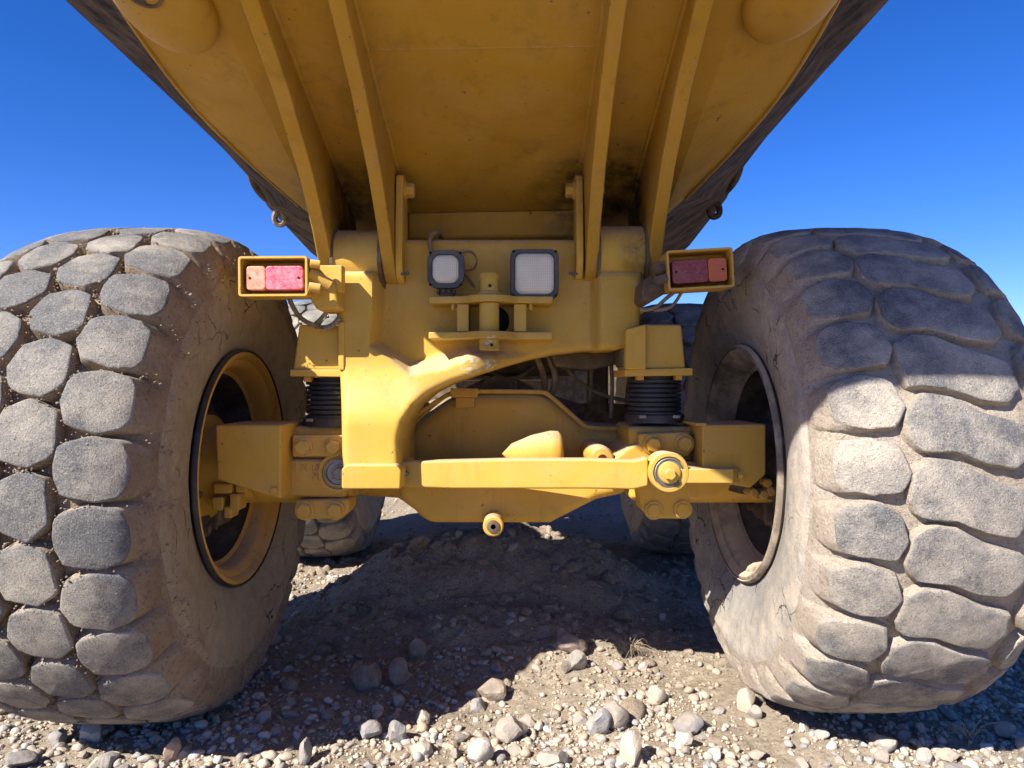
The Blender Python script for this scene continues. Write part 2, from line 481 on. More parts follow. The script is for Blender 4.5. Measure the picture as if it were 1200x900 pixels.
gf = [(j*nx+i, j*nx+i+1, (j+1)*nx+i+1, (j+1)*nx+i) for j in range(len(gy)-1) for i in range(nx-1)]
gme = bpy.data.meshes.new('ground'); gme.from_pydata(gv, [], gf)
gme.polygons.foreach_set('use_smooth', [True]*len(gme.polygons)); gme.materials.append(M['ground'])
ground = bpy.data.objects.new('ground', gme); col.objects.link(ground); ground['kind'] = 'structure'

def ground_at(px, py):
    """where the sight line through a photo pixel meets the soil"""
    Y = 1.2
    while Y < 30:
        p = at(px, py, Y)
        if p.z <= height(p.x, p.y): return Vector((p.x, p.y, height(p.x, p.y)))
        Y += .01
    return at(px, py, 5)

# ------------------------------------------------------------------ the truck
truck = bpy.data.objects.new('dump_truck', None)
truck.location = (CX, AXY, 0); truck['_off'] = (CX, AXY, 0)
truck.empty_display_size = .3
col.objects.link(truck)
truck['label'] = 'dusty yellow dump truck with two big muddy rear tyres under an overhanging chute'
truck['category'] = 'dump truck'

_bolt = {}
def bolt(loc, parent, mat='axle', r=.021, d=(0, -1, 0), h=.018, washer=True):
    key = (mat, r, tuple(d), h)
    if key not in _bolt:
        mb = MB(); dv = Vector(d)
        if washer: mb.lathe((0, 0, 0), dv, [(-.01, r*1.28), (.004, r*1.28), (.005, r*1.2)], 18)
        mb.lathe((0, 0, 0), dv, [(0, r), (h*.82, r), (h, r*.84)], 6)
        o = mb.build('bolt', M[mat], parent, sharp=20); o.location = loc
        _bolt[key] = o.data
        return o
    o = bpy.data.objects.new('bolt', _bolt[key]); o.location = loc
    return link(o, parent)

# ---- dump body: chute floor rising towards the camera, V sides, ribs to the hinge
ROLL = math.radians(1.0)
Rm = Matrix.Translation((CX, 0, 1.5)) @ Matrix.Rotation(-ROLL, 4, 'Y') @ Matrix.Translation((-CX, 0, -1.5))
def rolled(mb):
    mb.v = [Rm @ Vector(v) for v in mb.v]; return mb
REAR = 0.564                                             # rear lip of the chute
def floor_z(y): return 1.84 + .349*(1.61 - min(y, 2.46)) if y <= 2.46 else 1.543 + .02*(y-2.46)*0
inner = [(REAR, .40), (.74, .50), (.86, .60), (1.1, .75), (1.4, .84), (1.675, .858), (1.98, .832), (2.21, .766), (2.46, .672), (2.9, .60), (3.6, .58), (6.2, .58)]
outer = [(REAR, .44, 2.36), (.74, .55, 2.32), (.88, .66, 2.28), (1.16, .84, 2.20), (1.5, 1.02, 2.11), (1.95, 1.15, 2.045), (2.5, 1.15, 2.02), (3.0, 1.15, 1.99), (3.38, 1.15, 1.945), (3.55, 1.15, 1.88), (4.3, 1.15, 1.79), (6.4, 1.15, 1.72)]
body = MB()
stations = []
for (y, hw) in inner:
    fz = floor_z(y)
    stations.append([(CX-hw, y, fz+.06), (CX-.60 if hw > .62 else CX-hw+.02, y, fz), (CX, y, fz), (CX+.60 if hw > .62 else CX+hw-.02, y, fz), (CX+hw, y, fz+.06)])
bv = [p for s in stations for p in s]; T = .03
tv = [(x, y, z+T) for x, y, z in bv]
n5, ns = 5, len(stations); N = len(bv)
bf = [(k*5+i, k*5+i+1, (k+1)*5+i+1, (k+1)*5+i) for k in range(ns-1) for i in range(4)]
bf += [tuple(N+i for i in q[::-1]) for q in bf]
for i in range(4):
    bf.append((i, N+i, N+i+1, i+1)); k = (ns-1)*5; bf.append((k+i, k+i+1, N+k+i+1, N+k+i))
for k in range(ns-1):
    for i in (0, 4): bf.append((k*5+i, (k+1)*5+i, N+(k+1)*5+i, N+k*5+i))
body.add(bv + tv, bf)
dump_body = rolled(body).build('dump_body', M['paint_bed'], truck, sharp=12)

for s in (-1, 1):                                       # mud-caked V plate between chute and top rail, and the wall over it
    mb = MB(); v = []
    for (yi, hw), (yo, ow, oz) in zip(inner, outer):
        fz = floor_z(yi)+.06
        v += [(CX+s*(hw+.002), yi, fz+.005), (CX+s*ow, yo, oz), (CX+s*(ow-.01), yo, oz+.05), (CX+s*(hw-.02), yi, fz+.055)]
    f = []
    for k in range(len(inner)-1):
        for i in range(4):
            f.append((k*4+i, k*4+(i+1) % 4, (k+1)*4+(i+1) % 4, (k+1)*4+i))
    e = (len(inner)-1)*4
    f += [(0, 1, 2, 3), (e, e+1, e+2, e+3)]
    mb.add(v, f)
    rolled(mb).build('side_plate', M['mud'], dump_body, sharp=20)
    mb = MB(); v = []
    for (yo, ow, oz) in outer:
        v += [(CX+s*(ow-.012), yo, oz+.03), (CX+s*(ow+.04), yo, oz+.62+.10*(yo < .5)), (CX+s*(ow+.005), yo, oz+.62+.10*(yo < .5)), (CX+s*(ow-.05), yo, oz+.052)]
    f = []
    for k in range(len(outer)-1):
        for i in range(4):
            f.append((k*4+i, k*4+(i+1) % 4, (k+1)*4+(i+1) % 4, (k+1)*4+i))
    e = (len(outer)-1)*4
    f += [(0, 1, 2, 3), (e, e+1, e+2, e+3)]
    mb.add(v, f)
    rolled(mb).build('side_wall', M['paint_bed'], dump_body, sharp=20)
    # thin bright edge of the chute plate
    mb = MB(); mb.tube([(CX+s*hw, y, floor_z(y)+.058) for y, hw in inner[:9]], .006, 6)
    rolled(mb).build('plate_edge', M['paint_bed'], dump_body)

RIBC = [(REAR+.06, 2.13), (.95, 2.005), (1.2, 1.925), (1.53, 1.798), (1.73, 1.69), (1.92, 1.552), (2.05, 1.42), (2.11, 1.335)]
def rib(x, th, end):
    pts = [(end, floor_z(end)-.045)] + [q for q in RIBC if q[0] > end+.1]
    for i in range(1, 8):                                # rounded lower end round the hinge pin
        a = math.radians(200 + 150*i/7)
        pts.append((2.205 + .095*math.cos(a), 1.365 + .085*math.sin(a)))
    pts += [(2.36, 1.42), (2.46, 1.50), (2.46, floor_z(2.46)+.01), (end, floor_z(end)+.01)]
    mb = MB().prism_x(pts, x-th/2, x+th/2)
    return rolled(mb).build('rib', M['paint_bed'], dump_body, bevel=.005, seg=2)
IN, OU = .305, .492
for s in (-1, 1):
    rib(CX + s*IN, .038, REAR+.06); rib(CX + s*OU, .040, .84)
    for k, off in ((IN, -1), (IN, 1), (OU, 1), (OU, -1)):
        mb = MB()
        mb.tube([(CX + s*k + off*.021, y, floor_z(y)-.001) for y in np.linspace(REAR+.07 if k == IN else .85, 2.44, 14)], .0085, 6)
        rolled(mb).build('weld_bead', M['paint_bed'], dump_body)
# cross members between the ribs at the front of the chute
mb = MB().prism_x([(2.40, 1.555), (2.40, 1.47), (2.43, 1.455), (2.50, 1.455), (2.50, 1.56)], CX-IN+.02, CX+IN-.02)
rolled(mb).build('cross_bar', M['paint_bed'], dump_body, bevel=.008)
mb = MB().prism_x([(2.58, 1.53), (2.58, 1.36), (2.64, 1.36), (2.64, 1.53)], CX-.56, CX+.56)
rolled(mb).build('cross_bar', M['dark'], dump_body, bevel=.008)
# seam across the chute plate
mb = MB().tube([(CX-IN+.03, 1.74, floor_z(1.74)+.001), (CX, 1.74, floor_z(1.74)+.001), (CX+IN-.03, 1.74, floor_z(1.74)+.001)], .0035, 6)
rolled(mb).build('weld_bead', M['paint_bed'], dump_body)
# teardrop stiffener cups at the corners
for s, hole in ((-1, True), (1, False)):
    mb = MB(); v = []; nu, nv_ = 28, 10
    cy, cxx = 1.60, CX + s*.715
    for j in range(nv_+1):
        for i in range(nu):
            a = 2*math.pi*i/nu; q = j/nv_
            rr = math.sin(q*math.pi/2)
            ex = .115*rr*math.cos(a); ey = .135*rr*math.sin(a)
            if math.sin(a) < 0: ey *= 1.9
            hgt = .055*math.cos(q*math.pi/2)**.9 + .010*(1-q)
            x, y = cxx + ex, cy + ey
            v.append((x, y, floor_z(y) + .03*max(0, (abs(x-CX)-.6)/.26) - hgt - .002 + (.012 if j == nv_ else 0)))
    f = [(j*nu+i, j*nu+(i+1) % nu, (j+1)*nu+(i+1) % nu, (j+1)*nu+i) for j in range(nv_) for i in range(nu)]
    f.append(tuple(range(nu)))
    mb.add(v, f)
    cup = rolled(mb).build('stiffener_cup', M['paint_bed'], dump_body, sharp=60)
    if hole:
        yh = cy-.085; zh = floor_z(yh)+.0133-.063
        mb = MB().lathe((cxx, yh, zh), (0, -.33, -.944), [(-.01, .04), (.006, .04), (.007, .034), (.0, .033), (.0, 0)], 24)
        rolled(mb).build('drain_hole', M['rust'], dump_body)
def lower(mb, d):
    for q in mb.v: q.z -= d
# hooks hanging from the top rails
for s in (-1, 1):
    X = CX + s*1.10
    mb = MB().tube([(X, 3.20, 2.03), (X+s*.012, 3.28, 1.965), (X, 3.40, 1.93), (X-s*.03, 3.50, 1.93), (X-s*.05, 3.56, 1.90)], .030, 10)
    lower(mb, .045); rolled(mb).build('rail_hook', M['mud'], dump_body)
    mb = MB().prism_x([(3.30, 1.98), (3.34, 1.92), (3.42, 1.89), (3.50, 1.90), (3.54, 1.98), (3.4, 2.03)], X-s*.07, X-s*.02)
    lower(mb, .045); rolled(mb).build('hook_plate', M['mud'], dump_body, bevel=.01)
    mb = MB().tube([(X-s*.03, 3.50, 1.90), (X+s*.0, 3.50, 1.875), (X+s*.005, 3.52, 1.835), (X-s*.03, 3.53, 1.825), (X-s*.05, 3.52, 1.86), (X-s*.03, 3.50, 1.90)], .016, 8)
    lower(mb, .045); rolled(mb).build('shackle', M['groove'] if s < 0 else M['mud'], dump_body)

# ---- rear frame casting
FY = 2.185
def P(pts, Y): return [xz(x, y, Y) for x, y in pts]
frame_outline = [(391, 318), (397, 400), (400, 470), (402, 570), (468, 571), (468, 540), (467, 516), (472, 494), (484, 476), (503, 461), (530, 448), (560, 438), (590, 429), (620, 421), (650, 415), (685, 411), (722, 410), (737, 406), (745, 398), (749, 385), (751, 350), (753, 318), (700, 318), (692, 281), (464, 281), (448, 318)]
ARCH = frame_outline[4:17]
def seg_dist(p, poly, closed):
    best = 1e9; n = len(poly)
    for i in range(n if closed else n-1):
        (x0, y0), (x1, y1) = poly[i], poly[(i+1) % n]
        dx, dy = x1-x0, y1-y0
        t = max(0, min(1, ((p[0]-x0)*dx + (p[1]-y0)*dy)/(dx*dx+dy*dy)))
        best = min(best, math.hypot(p[0]-x0-t*dx, p[1]-y0-t*dy))
    return best
def frame_y(px, py):
    """how far back each point of the casting's face lies: leg, brace and right flank stand proud of the middle"""
    fl = 1 - sstep(433, 452, px + 2*math.sin(py*.05))
    fb = (1 - sstep(10, 40, seg_dist((px, py), ARCH, False))) * (1 - sstep(505, 640, px))
    fr = .55*sstep(690, 706, px)
    yc = float(np.interp(px, [400, 440, 480, 520, 548, 600, 640], [392, 398, 428, 422, 408, 408, 412]))
    fd = sstep(yc-5, yc+12, py) * (1 - sstep(545, 640, px))
    f = max(fl, fb, fr, fd)
    leg = sstep(425, 500, py) * (1 - sstep(480, 530, px))
    Y = FY - .125*f - .075*leg*f
    d = seg_dist((px, py), frame_outline, True)
    if d < 7: Y += (7 - math.sqrt(max(0, 49 - (7-d)**2)))/FPX*2.1
    return Y
bm = bmesh.new()
bm.faces.new([bm.verts.new((x, 0, y)) for x, y in frame_outline])
for q in np.arange(394, 752, 3.0): bmesh.ops.bisect_plane(bm, geom=bm.verts[:]+bm.edges[:]+bm.faces[:], plane_co=(q, 0, 0), plane_no=(1, 0, 0))
for q in np.arange(284, 571, 3.0): bmesh.ops.bisect_plane(bm, geom=bm.verts[:]+bm.edges[:]+bm.faces[:], plane_co=(0, 0, q), plane_no=(0, 0, 1))
bm.verts.ensure_lookup_table(); bm.verts.index_update()
fv = [(v.co.x, v.co.z) for v in bm.verts]
ff = [tuple(v.index for v in f.verts) for f in bm.faces]
be_ = [(e.verts[0].index, e.verts[1].index) for e in bm.edges if len(e.link_faces) == 1]
bm.free()
front = [at(x, y, frame_y(x, y)) for x, y in fv]
back = [Vector((q.x, FY+.14, q.z)) for q in front]; nf = len(front)
allf = ff + [tuple(i+nf for i in q[::-1]) for q in ff] + [(i, j, j+nf, i+nf) for i, j in be_]
rear_frame = mesh_obj('rear_frame', front + back, allf, M['cast'], truck, sharp=50)
mb = MB().prism(P([(401, 549), (401, 573), (470, 573), (471, 551), (465, 544), (407, 544)], 1.965), 1.955, 2.24)
mb.build('leg_foot', M['cast'], rear_frame, bevel=.006, seg=2)
# hinge bosses between the rib pairs
for s, px0, px1 in ((-1, 385, 440), (1, 700, 756)):
    a, b = CX + s*(IN+.022), CX + s*(OU-.022)
    zc = 1.362 + s*.007
    prof = [(0, .082), (.006, .088), (abs(b-a)-.006, .088), (abs(b-a), .082)]
    mb = MB().lathe((a, 2.19, zc), (s, 0, 0), prof, 40)
    mb.build('hinge_boss', M['cast'], rear_frame, sharp=40)
    mb = MB().box(min(a, b)+.004, max(a, b)-.004, 2.135, 2.27, 1.18, zc)
    mb.build('boss_web', M['cast'], rear_frame, bevel=.008)
    for q in (a, b):                                     # greasy seal ring beside each rib
        mb = MB().lathe((q-.005, 2.19, zc), (1, 0, 0), [(0, .070), (.001, .093), (.011, .093), (.012, .07)], 36)
        mb.build('seal_ring', M['rust'], rear_frame, sharp=40)
    mb = MB().cyl((CX+s*(IN-.035), 2.195, zc), (CX+s*(OU+.03), 2.195, zc), .04, n=28)
    mb.build('hinge_pin', M['rust'], rear_frame)
    # pin retainer plate inside the inner rib
    x = CX + s*(IN-.033)
    pts = [(2.14, 1.60), (2.18, 1.615), (2.22, 1.60), (2.245, 1.45)]
    pts += [(2.19 + .07*math.cos(math.radians(t)), zc - .005 + .075*math.sin(math.radians(t))) for t in range(10, -200, -24)]
    pts += [(2.125, 1.46)]
    mb = MB().prism_x(pts, x-.011, x+.011)
    ret = mb.build('pin_retainer', M['paint'], rear_frame, bevel=.004)
    bolt((x - s*.012, 2.18, 1.565), rear_frame, 'paint', .022, (-s, 0, 0), .028)
    bolt((CX + s*(IN+.018), 2.18, 1.565), rear_frame, 'paint', .018, (s, 0, 0), .03)
    mb = MB().tube([(x - s*.01, 2.12, 1.30), (x-s*.03, 2.10, 1.295), (x-s*.035, 2.08, 1.30)], .005, 6)
    mb.build('grease_nipple', M['steel'], rear_frame)
# frame rails running forward, and what fills the dark behind the arch
for s in (-1, 1):
    x = CX + s*.36
    MB().box(x-.07, x+.07, FY+.10, 6.3, 1.10, 1.36).build('frame_rail', M['dark'], truck, bevel=.01)
MB().box(CX-.30, CX+.30, 2.62, 2.74, 1.00, 1.34).build('frame_cross_tube', M['dark'], truck, bevel=.02)
MB().prism(P([(640, 404), (738, 404), (728, 426), (690, 434), (650, 430)], 2.36), 2.34, 2.6).build('frame_gusset', M['dark'], truck, bevel=.01)
for k, pts in enumerate([[(622, 405, 2.4), (632, 425, 2.42), (640, 450, 2.44), (634, 470, 2.5)], [(636, 405, 2.42), (648, 428, 2.44), (652, 448, 2.46), (640, 476, 2.5)],
                          [(694, 415, 2.5), (693, 440, 2.5), (691, 470, 2.52)], [(560, 425, 2.5), (580, 440, 2.55), (606, 445, 2.55), (626, 430, 2.6)],
                          [(500, 470, 2.5), (520, 440, 2.5), (560, 418, 2.45)], [(655, 412, 2.5), (668, 440, 2.48), (700, 462, 2.5), (735, 470, 2.5)], [(715, 412, 2.45), (718, 450, 2.44), (716, 490, 2.42)]]):
    MB().tube([at(*p) for p in pts], .011 if k < 2 else .007, 8).build('hydraulic_hose', M['hose'], truck)
MB().cyl((CX+.02, 2.5, .93), (CX+.02, 4.0, 1.0), .07, n=20).build('drive_shaft', M['dark'], truck)

# ---- tow hitch
HY = 2.07
def hplate(name, zc, th, parent, tab):
    xl, xr = at(502, 0, HY).x, at(648, 0, HY).x
    xc = at(573, 0, HY-.05).x
    pts = [(xl, FY+.01), (xl, HY+.005), (xc-.085, HY+.002)]
    for i in range(13):
        a = math.radians(205 + 130*i/12)
        pts.append((xc + .075*math.cos(a), HY + .022 + .075*math.sin(a)))
    pts += [(xc+.085, HY+.002), (xr, HY+.005), (xr, FY+.01)]
    return MB().prism_z(pts, zc-th/2, zc+th/2).build(name, M['cast'], parent, bevel=.003)
zt = at(0, 351, HY).z; zb = at(0, 393, HY).z
tow = hplate('tow_hitch', zt, .020, truck, 1)
hplate('hitch_plate', zb, .020, tow, 0)
xc = at(573, 0, HY-.03).x; py = HY - .005
for a, b in ((535, 549), (602, 617)):
    x0, x1 = at(a, 0, HY).x, at(b, 0, HY).x
    MB().box(x0, x1, HY+.012, FY+.01, zb+.0115, zt-.0115).build('hitch_web', M['cast'], tow, bevel=.003)
r = .029
MB().lathe((xc, py, at(0, 411, HY).z), (0, 0, 1), [(0, .0), (.001, r*.92), (.004, r), (zt-.012-at(0, 411, HY).z, r)], 28).build('hitch_pin', M['cast'], tow, sharp=35)
MB().lathe((xc, py, zt+.0125), (0, 0, 1), [(0, r*1.15), (.006, r*1.15), (.010, r*.92), (.045, r*.9), (.046, r*.98), (.058, r*.98), (.062, r*.9), (.0625, 0)], 28).build('pin_head', M['cast'], tow, sharp=35)
MB().cyl((xc+.003, py-r-.0012, zt+.036), (xc+.003, py, zt+.036), .0048, n=12).build('pin_hole', M['hole'], tow)
MB().cyl((xc+.008, py-r-.0005, at(0, 405, HY).z), (xc+.008, py, at(0, 405, HY).z), .0045, n=12).build('pin_hole', M['hole'], tow)
MB().cyl((xc+.012, FY-.004, (zt+zb)/2), (xc+.012, FY+.05, (zt+zb)/2), .046, n=24).build('hitch_bore', M['hole'], tow)
for px in (531, 622):
    q = at(px, 360, HY+.03); MB().cyl((q.x, q.y, zt-.028), (q.x, q.y, zt-.0105), .006, n=8).build('hitch_bolt', M['cast'], tow)

# ---- work lights
def work_light(px0, px1, py0, py1, Y, rad, lens_in, round_):
    x0, z1 = xz(px0, py0, Y); x1, z0 = xz(px1, py1, Y)
    w, h = x1-x0, z1-z0
    o = MB()
    ring = rrect(x0, x1, z0, z1, rad, 7); n = len(ring)
    cxm, czm = (x0+x1)/2, (z0+z1)/2
    back = [(cxm+(x-cxm)*.72, czm+(z-czm)*.72) for x, z in ring]
    li = lens_in
    inn = rrect(x0+li, x1-li, z0+li, z1-li, max(rad-li*.55, .022), 7)
    v = [(x, Y+.012, z) for x, z in ring] + [(x, Y, z) for x, z in [(cxm+(x-cxm)*.97, czm+(z-czm)*.97) for x, z in ring]] + [(x, Y, z) for x, z in inn] + [(x, Y+.010, z) for x, z in inn] \
        + [(x, Y+.05, z) for x, z in back]
    f = []
    for a, b in ((4, 0), (0, 1), (1, 2), (2, 3)):
        f += [(a*n+i, a*n+(i+1) % n, b*n+(i+1) % n, b*n+i) for i in range(n)]
    f.append(tuple(3*n+i for i in range(n))); f.append(tuple(4*n+i for i in range(n)))
    o.add(v, f)
    house = o.build('work_light', M['grey_plastic'], truck, sharp=30)
    lens = MB(); k = [1.0, .97, .75, .4]; dep = [.0085, .003, -.002, -.0045]
    inn2 = [(cxm+(x-cxm)*.985, czm+(z-czm)*.985) for x, z in inn]
    v = []; f = []
    for kk, d in zip(k, dep): v += [(cxm+(x-cxm)*kk, Y+d, czm+(z-czm)*kk) for x, z in inn2]
    for a in range(3): f += [(a*n+i, a*n+(i+1) % n, (a+1)*n+(i+1) % n, (a+1)*n+i) for i in range(n)]
    f.append(tuple(3*n+i for i in range(n)))
    lens.add(v, f); lens.build('lamp_lens', M['lamp_glass'], house, sharp=60)
    for sx in (-1, 1):
        for sz in (-1, 1):
            q = (cxm + sx*(w/2-li*.75), Y-.0005, czm + sz*(h/2-li*.75))
            MB().lathe(q, (0, -1, 0), [(-.002, .0045), (.0015, .0045), (.002, .003)], 8).build('screw', M['hole'], house)
    return house, cxm, czm, w, h
wl1, cxm, czm, w, h = work_light(500, 544, 292, 338, 2.10, .034, .0150, True)
MB().box(cxm-.02, cxm+.02, 2.125, 2.23, czm-h/2-.03, czm-h/2+.004).build('lamp_bracket', M['rust'], wl1, bevel=.003)
for k in range(4):
    x = cxm-.024+k*.016
    MB().box(x-.0035, x+.0035, 2.115, 2.15, czm-h/2-.012, czm-h/2+.002).build('cooling_fin', M['rust'], wl1)
MB().tube([at(506, 296, 2.15), at(503, 285, 2.17), at(506, 275, 2.19), at(513, 273, 2.22), at(518, 280, 2.3)], .007, 8).build('lamp_cable', M['hose'], wl1)
MB().tube([at(540, 296, 2.17), at(552, 293, 2.18), at(560, 304, 2.19), at(556, 316, 2.18), at(546, 317, 2.15)], .0035, 6).build('lamp_cable', M['hose'], wl1)
MB().tube([at(545, 322, 2.15), at(552, 330, 2.18), at(558, 340, 2.19), at(561, 350, 2.2)], .004, 6).build('lamp_cable', M['hose'], wl1)
wl2, cxm2, czm2, w2, h2 = work_light(598, 655, 291, 350, 2.085, .022, .0125, False)
MB().box(cxm2-.03, cxm2+.03, 2.13, FY+.01, czm2-.03, czm2+.03).build('lamp_bracket', M['grey_plastic'], wl2, bevel=.003)
wl1['label'] = 'small rounded lamp, left of the hitch pin'; wl2['label'] = 'larger square lamp, right of the hitch pin'

# ---- tail lights in open steel boxes
def tail_light(c, w, h, depth, tilt, flip, red, orange, name_label):
    R = Matrix.Translation(c) @ Matrix.Rotation(tilt, 4, 'Y')
    def tr(mb): mb.v = [R @ Vector(v) for v in mb.v]; return mb
    t = .006
    box = MB()
    o4 = rrect(-w/2, w/2, -h/2, h/2, .008, 3); i4 = rrect(-w/2+t, w/2-t, -h/2+t, h/2-t, .004, 3); n = len(o4)
    v = [(x, 0, z) for x, z in o4] + [(x, 0, z) for x, z in i4] + [(x, depth-.006, z) for x, z in i4] + [(x, depth, z) for x, z in o4]
    f = []
    for a, b in ((3, 0), (0, 1), (1, 2)): f += [(a*n+i, a*n+(i+1) % n, b*n+(i+1) % n, b*n+i) for i in range(n)]
    f += [tuple(2*n+i for i in range(n)), tuple(3*n+i for i in range(n))]
    box.add(v, f)
    o = tr(box).build('tail_light', M['paint'], truck, sharp=30)
    o['label'] = name_label
    lw, lh = w*.84, h*.60; lz = -.003
    x0, x1 = -lw/2 + .001, lw/2; split = x0 + lw*.34 if not flip else x1 - lw*.34
    for (a, b, mt) in ((x0, split, orange if not flip else red), (split, x1, red if not flip else orange)):
        pts = rrect(a, b, lz-lh/2, lz+lh/2, .010, 4)
        tr(MB().prism(pts, .012, depth-.01)).build('lamp_lens', M[mt], o, bevel=.003)
    for sx in (-1, 1):
        tr(MB().cyl((sx*(lw/2-.012), .0105, lz), (sx*(lw/2-.012), .02, lz), .0035, n=8)).build('screw', M['hole'], o)
    return o, tr
TLY = 1.93
cL = at(319.5, 323.5, TLY)
tl, trL = tail_light(cL, 81/FPX*TLY, 47/FPX*TLY, .085, math.radians(-.4), False, 'lens_red_dusty', 'lens_orange_dusty', 'faded dusty tail lamp beside the bright left tyre')
cR = at(821, 315, TLY)
tr_, trR = tail_light(cR, 78/FPX*TLY, 47/FPX*TLY, .085, math.radians(-3.5), True, 'lens_red', 'lens_orange', 'dark red and orange tail lamp tilted up beside the right tyre')
# brackets that carry the boxes
w = 81/FPX*TLY
MB().cyl(cL + Vector((w/2-.005, .03, .012)), cL + Vector((w/2+.05, .05, -.02)), .018, n=14).build('lamp_arm', M['paint'], tl)
MB().cyl(cL + Vector((w/2+.004, .012, .036)), cL + Vector((w/2+.030, .02, .034)), .012, n=12).build('lamp_stud', M['paint'], tl, bevel=.002)
MB().cyl(cL + Vector((w/2+.004, .0, -.030)), cL + Vector((w/2+.034, .008, -.034)), .014, n=12).build('lamp_stud', M['paint'], tl, bevel=.002)
MB().prism(P([(352, 335), (366, 330), (392, 328), (398, 362), (372, 364), (360, 345)], 1.98), 1.975, 2.1).build('lamp_bracket', M['paint'], tl, bevel=.010, seg=3)
MB().box(cL.x+w/2-.02, cL.x+.175, TLY+.06, TLY+.10, cL.z-.035, cL.z+.04).build('lamp_bracket', M['paint'], tl, bevel=.004)
MB().tube([at(338, 345, 1.99), at(341, 356, 2.0), at(352, 374, 2.02), at(372, 383, 2.05)], .007, 8).build('lamp_cable', M['hose'], tl)
MB().tube([at(384, 364, 2.04), at(374, 376, 2.05), at(366, 382, 2.06), at(386, 384, 2.06), at(402, 372, 2.07)], .006, 8).build('lamp_cable', M['hose'], tl)
MB().tube([at(398, 372, 2.04), at(392, 380, 2.05), at(380, 386, 2.05)], .008, 8).build('lamp_cable', M['groove'], tl)
MB().prism(P([(752, 330), (770, 318), (782, 322), (786, 340), (760, 356), (750, 352)], 1.99), 1.98, 2.1).build('lamp_bracket', M['rust'], tr_, bevel=.008)
MB().cyl(cR + Vector((-w/2-.03, .03, .0)), cR + Vector((-w/2+.01, .035, .01)), .02, n=14).build('lamp_arm', M['rust'], tr_)
MB().cyl(cR + Vector((-w/2-.028, .0, -.034)), cR + Vector((-w/2+.002, .01, -.024)), .013, n=12).build('lamp_stud', M['rust'], tr_, bevel=.002)
MB().cyl(cR + Vector((-w/2-.045, .0, -.054)), cR + Vector((-w/2-.02, .01, -.05)), .010, n=12).build('lamp_stud', M['rust'], tr_, bevel=.002)
MB().tube([at(750, 364, 1.99), at(768, 362, 1.98), at(780, 350, 1.97), at(792, 341, 1.96)], .0055, 6).build('lamp_cable', M['hose'], tr_)
MB().tube([at(766, 364, 1.98), at(784, 362, 1.98), at(792, 354, 1.98), at(799, 342, 1.98)], .005, 6).build('lamp_cable', M['hose'], tr_)

# ---- rear axle
ax_out = [(405, 508), (474, 508), (486, 494), (536, 460), (640, 460), (688, 500), (745, 503), (745, 576), (700, 586), (668, 602), (645, 614), (500, 614), (484, 598), (464, 586), (405, 582)]
rear_axle = MB().prism(P(ax_out, 2.36), 2.36, 2.75).build('rear_axle', M['axle'], truck, bevel=.05, seg=6)
c1 = at(634, 534, 2.16)
MB().lathe((c1.x-.12, 2.22, c1.z), (1, 0, 0), [(0, .0), (.03, .032), (.09, .058), (.15, .072), (.175, .072), (.188, .060), (.194, .0)], 28).build('pinion_boss', M['axle'], rear_axle, sharp=50)
MB().prism(P([(466, 550), (735, 550), (738, 578), (700, 586), (668, 602), (645, 614), (500, 614), (484, 598), (466, 586)], 2.14), 2.14, 2.44).build('axle_belly', M['axle'], rear_axle, bevel=.028, seg=5)
dp = at(578, 617, 2.05)
MB().lathe((dp.x, 2.05, dp.z), (0, 1, 0), [(0, .026), (.004, .030), (.10, .030)], 24).build('drain_boss', M['axle'], rear_axle)
MB().lathe((dp.x, 2.049, dp.z), (0, -1, 0), [(-.002, .019), (.003, .019), (.004, .017)], 24).build('drain_plug', M['rust'], rear_axle)
MB().lathe((dp.x, 2.0455, dp.z), (0, -1, 0), [(-.002, .008), (.0005, .008)], 6).build('plug_socket', M['hole'], rear_axle)
# axle arms out to the wheels
for s, (pa, pb) in ((-1, (322, 412)), (1, (738, 835))):
    x0, x1 = at(pa, 0, 2.1).x, at(pb, 0, 2.1).x
    MB().box(x0, x1, 2.11, 2.42, at(0, 588, 2.1).z, at(0, 500, 2.1).z).build('axle_arm', M['axle'], rear_axle, bevel=.02, seg=3)
    xo = CX + s*1.0
    MB().cyl((CX+s*.6, AXY+.02, .72), (xo, AXY+.02, .72), .12, n=28).build('axle_tube', M['axle'], rear_axle)
# mounting plates and big bolts, left
MB().prism(P([(343, 510), (404, 510), (404, 535), (343, 535)], 2.07), 2.06, 2.13).build('clamp_plate', M['axle'], rear_axle, bevel=.007)
MB().prism(P([(334, 538), (404, 538), (406, 584), (336, 582), (326, 560)], 2.08), 2.075, 2.14).build('axle_pad', M['axle'], rear_axle, bevel=.012, seg=3)
MB().prism(P([(346, 586), (410, 584), (410, 598), (400, 608), (352, 608), (346, 603)], 2.07), 2.06, 2.16).build('clamp_plate', M['axle'], rear_axle, bevel=.010, seg=3)
for px, py_ in ((355, 524), (391, 524), (357, 598), (393, 598)):
    bolt(at(px, py_, 2.058), rear_axle, 'axle', .022)
bs = at(395, 555, 2.05)
MB().lathe((bs.x, 2.09, bs.z), (0, -1, 0), [(0, .062), (.028, .058), (.03, .048), (.022, .046), (.022, 0)], 32).build('bushing_eye', M['axle'], rear_axle)
MB().lathe((bs.x, 2.07, bs.z), (0, -1, 0), [(0, .040), (.012, .040), (.013, .034), (.006, .033), (.006, 0)], 28).build('bushing', M['steel'], rear_axle)
bolt((bs.x+.006, 2.062, bs.z), rear_axle, 'steel', .020)
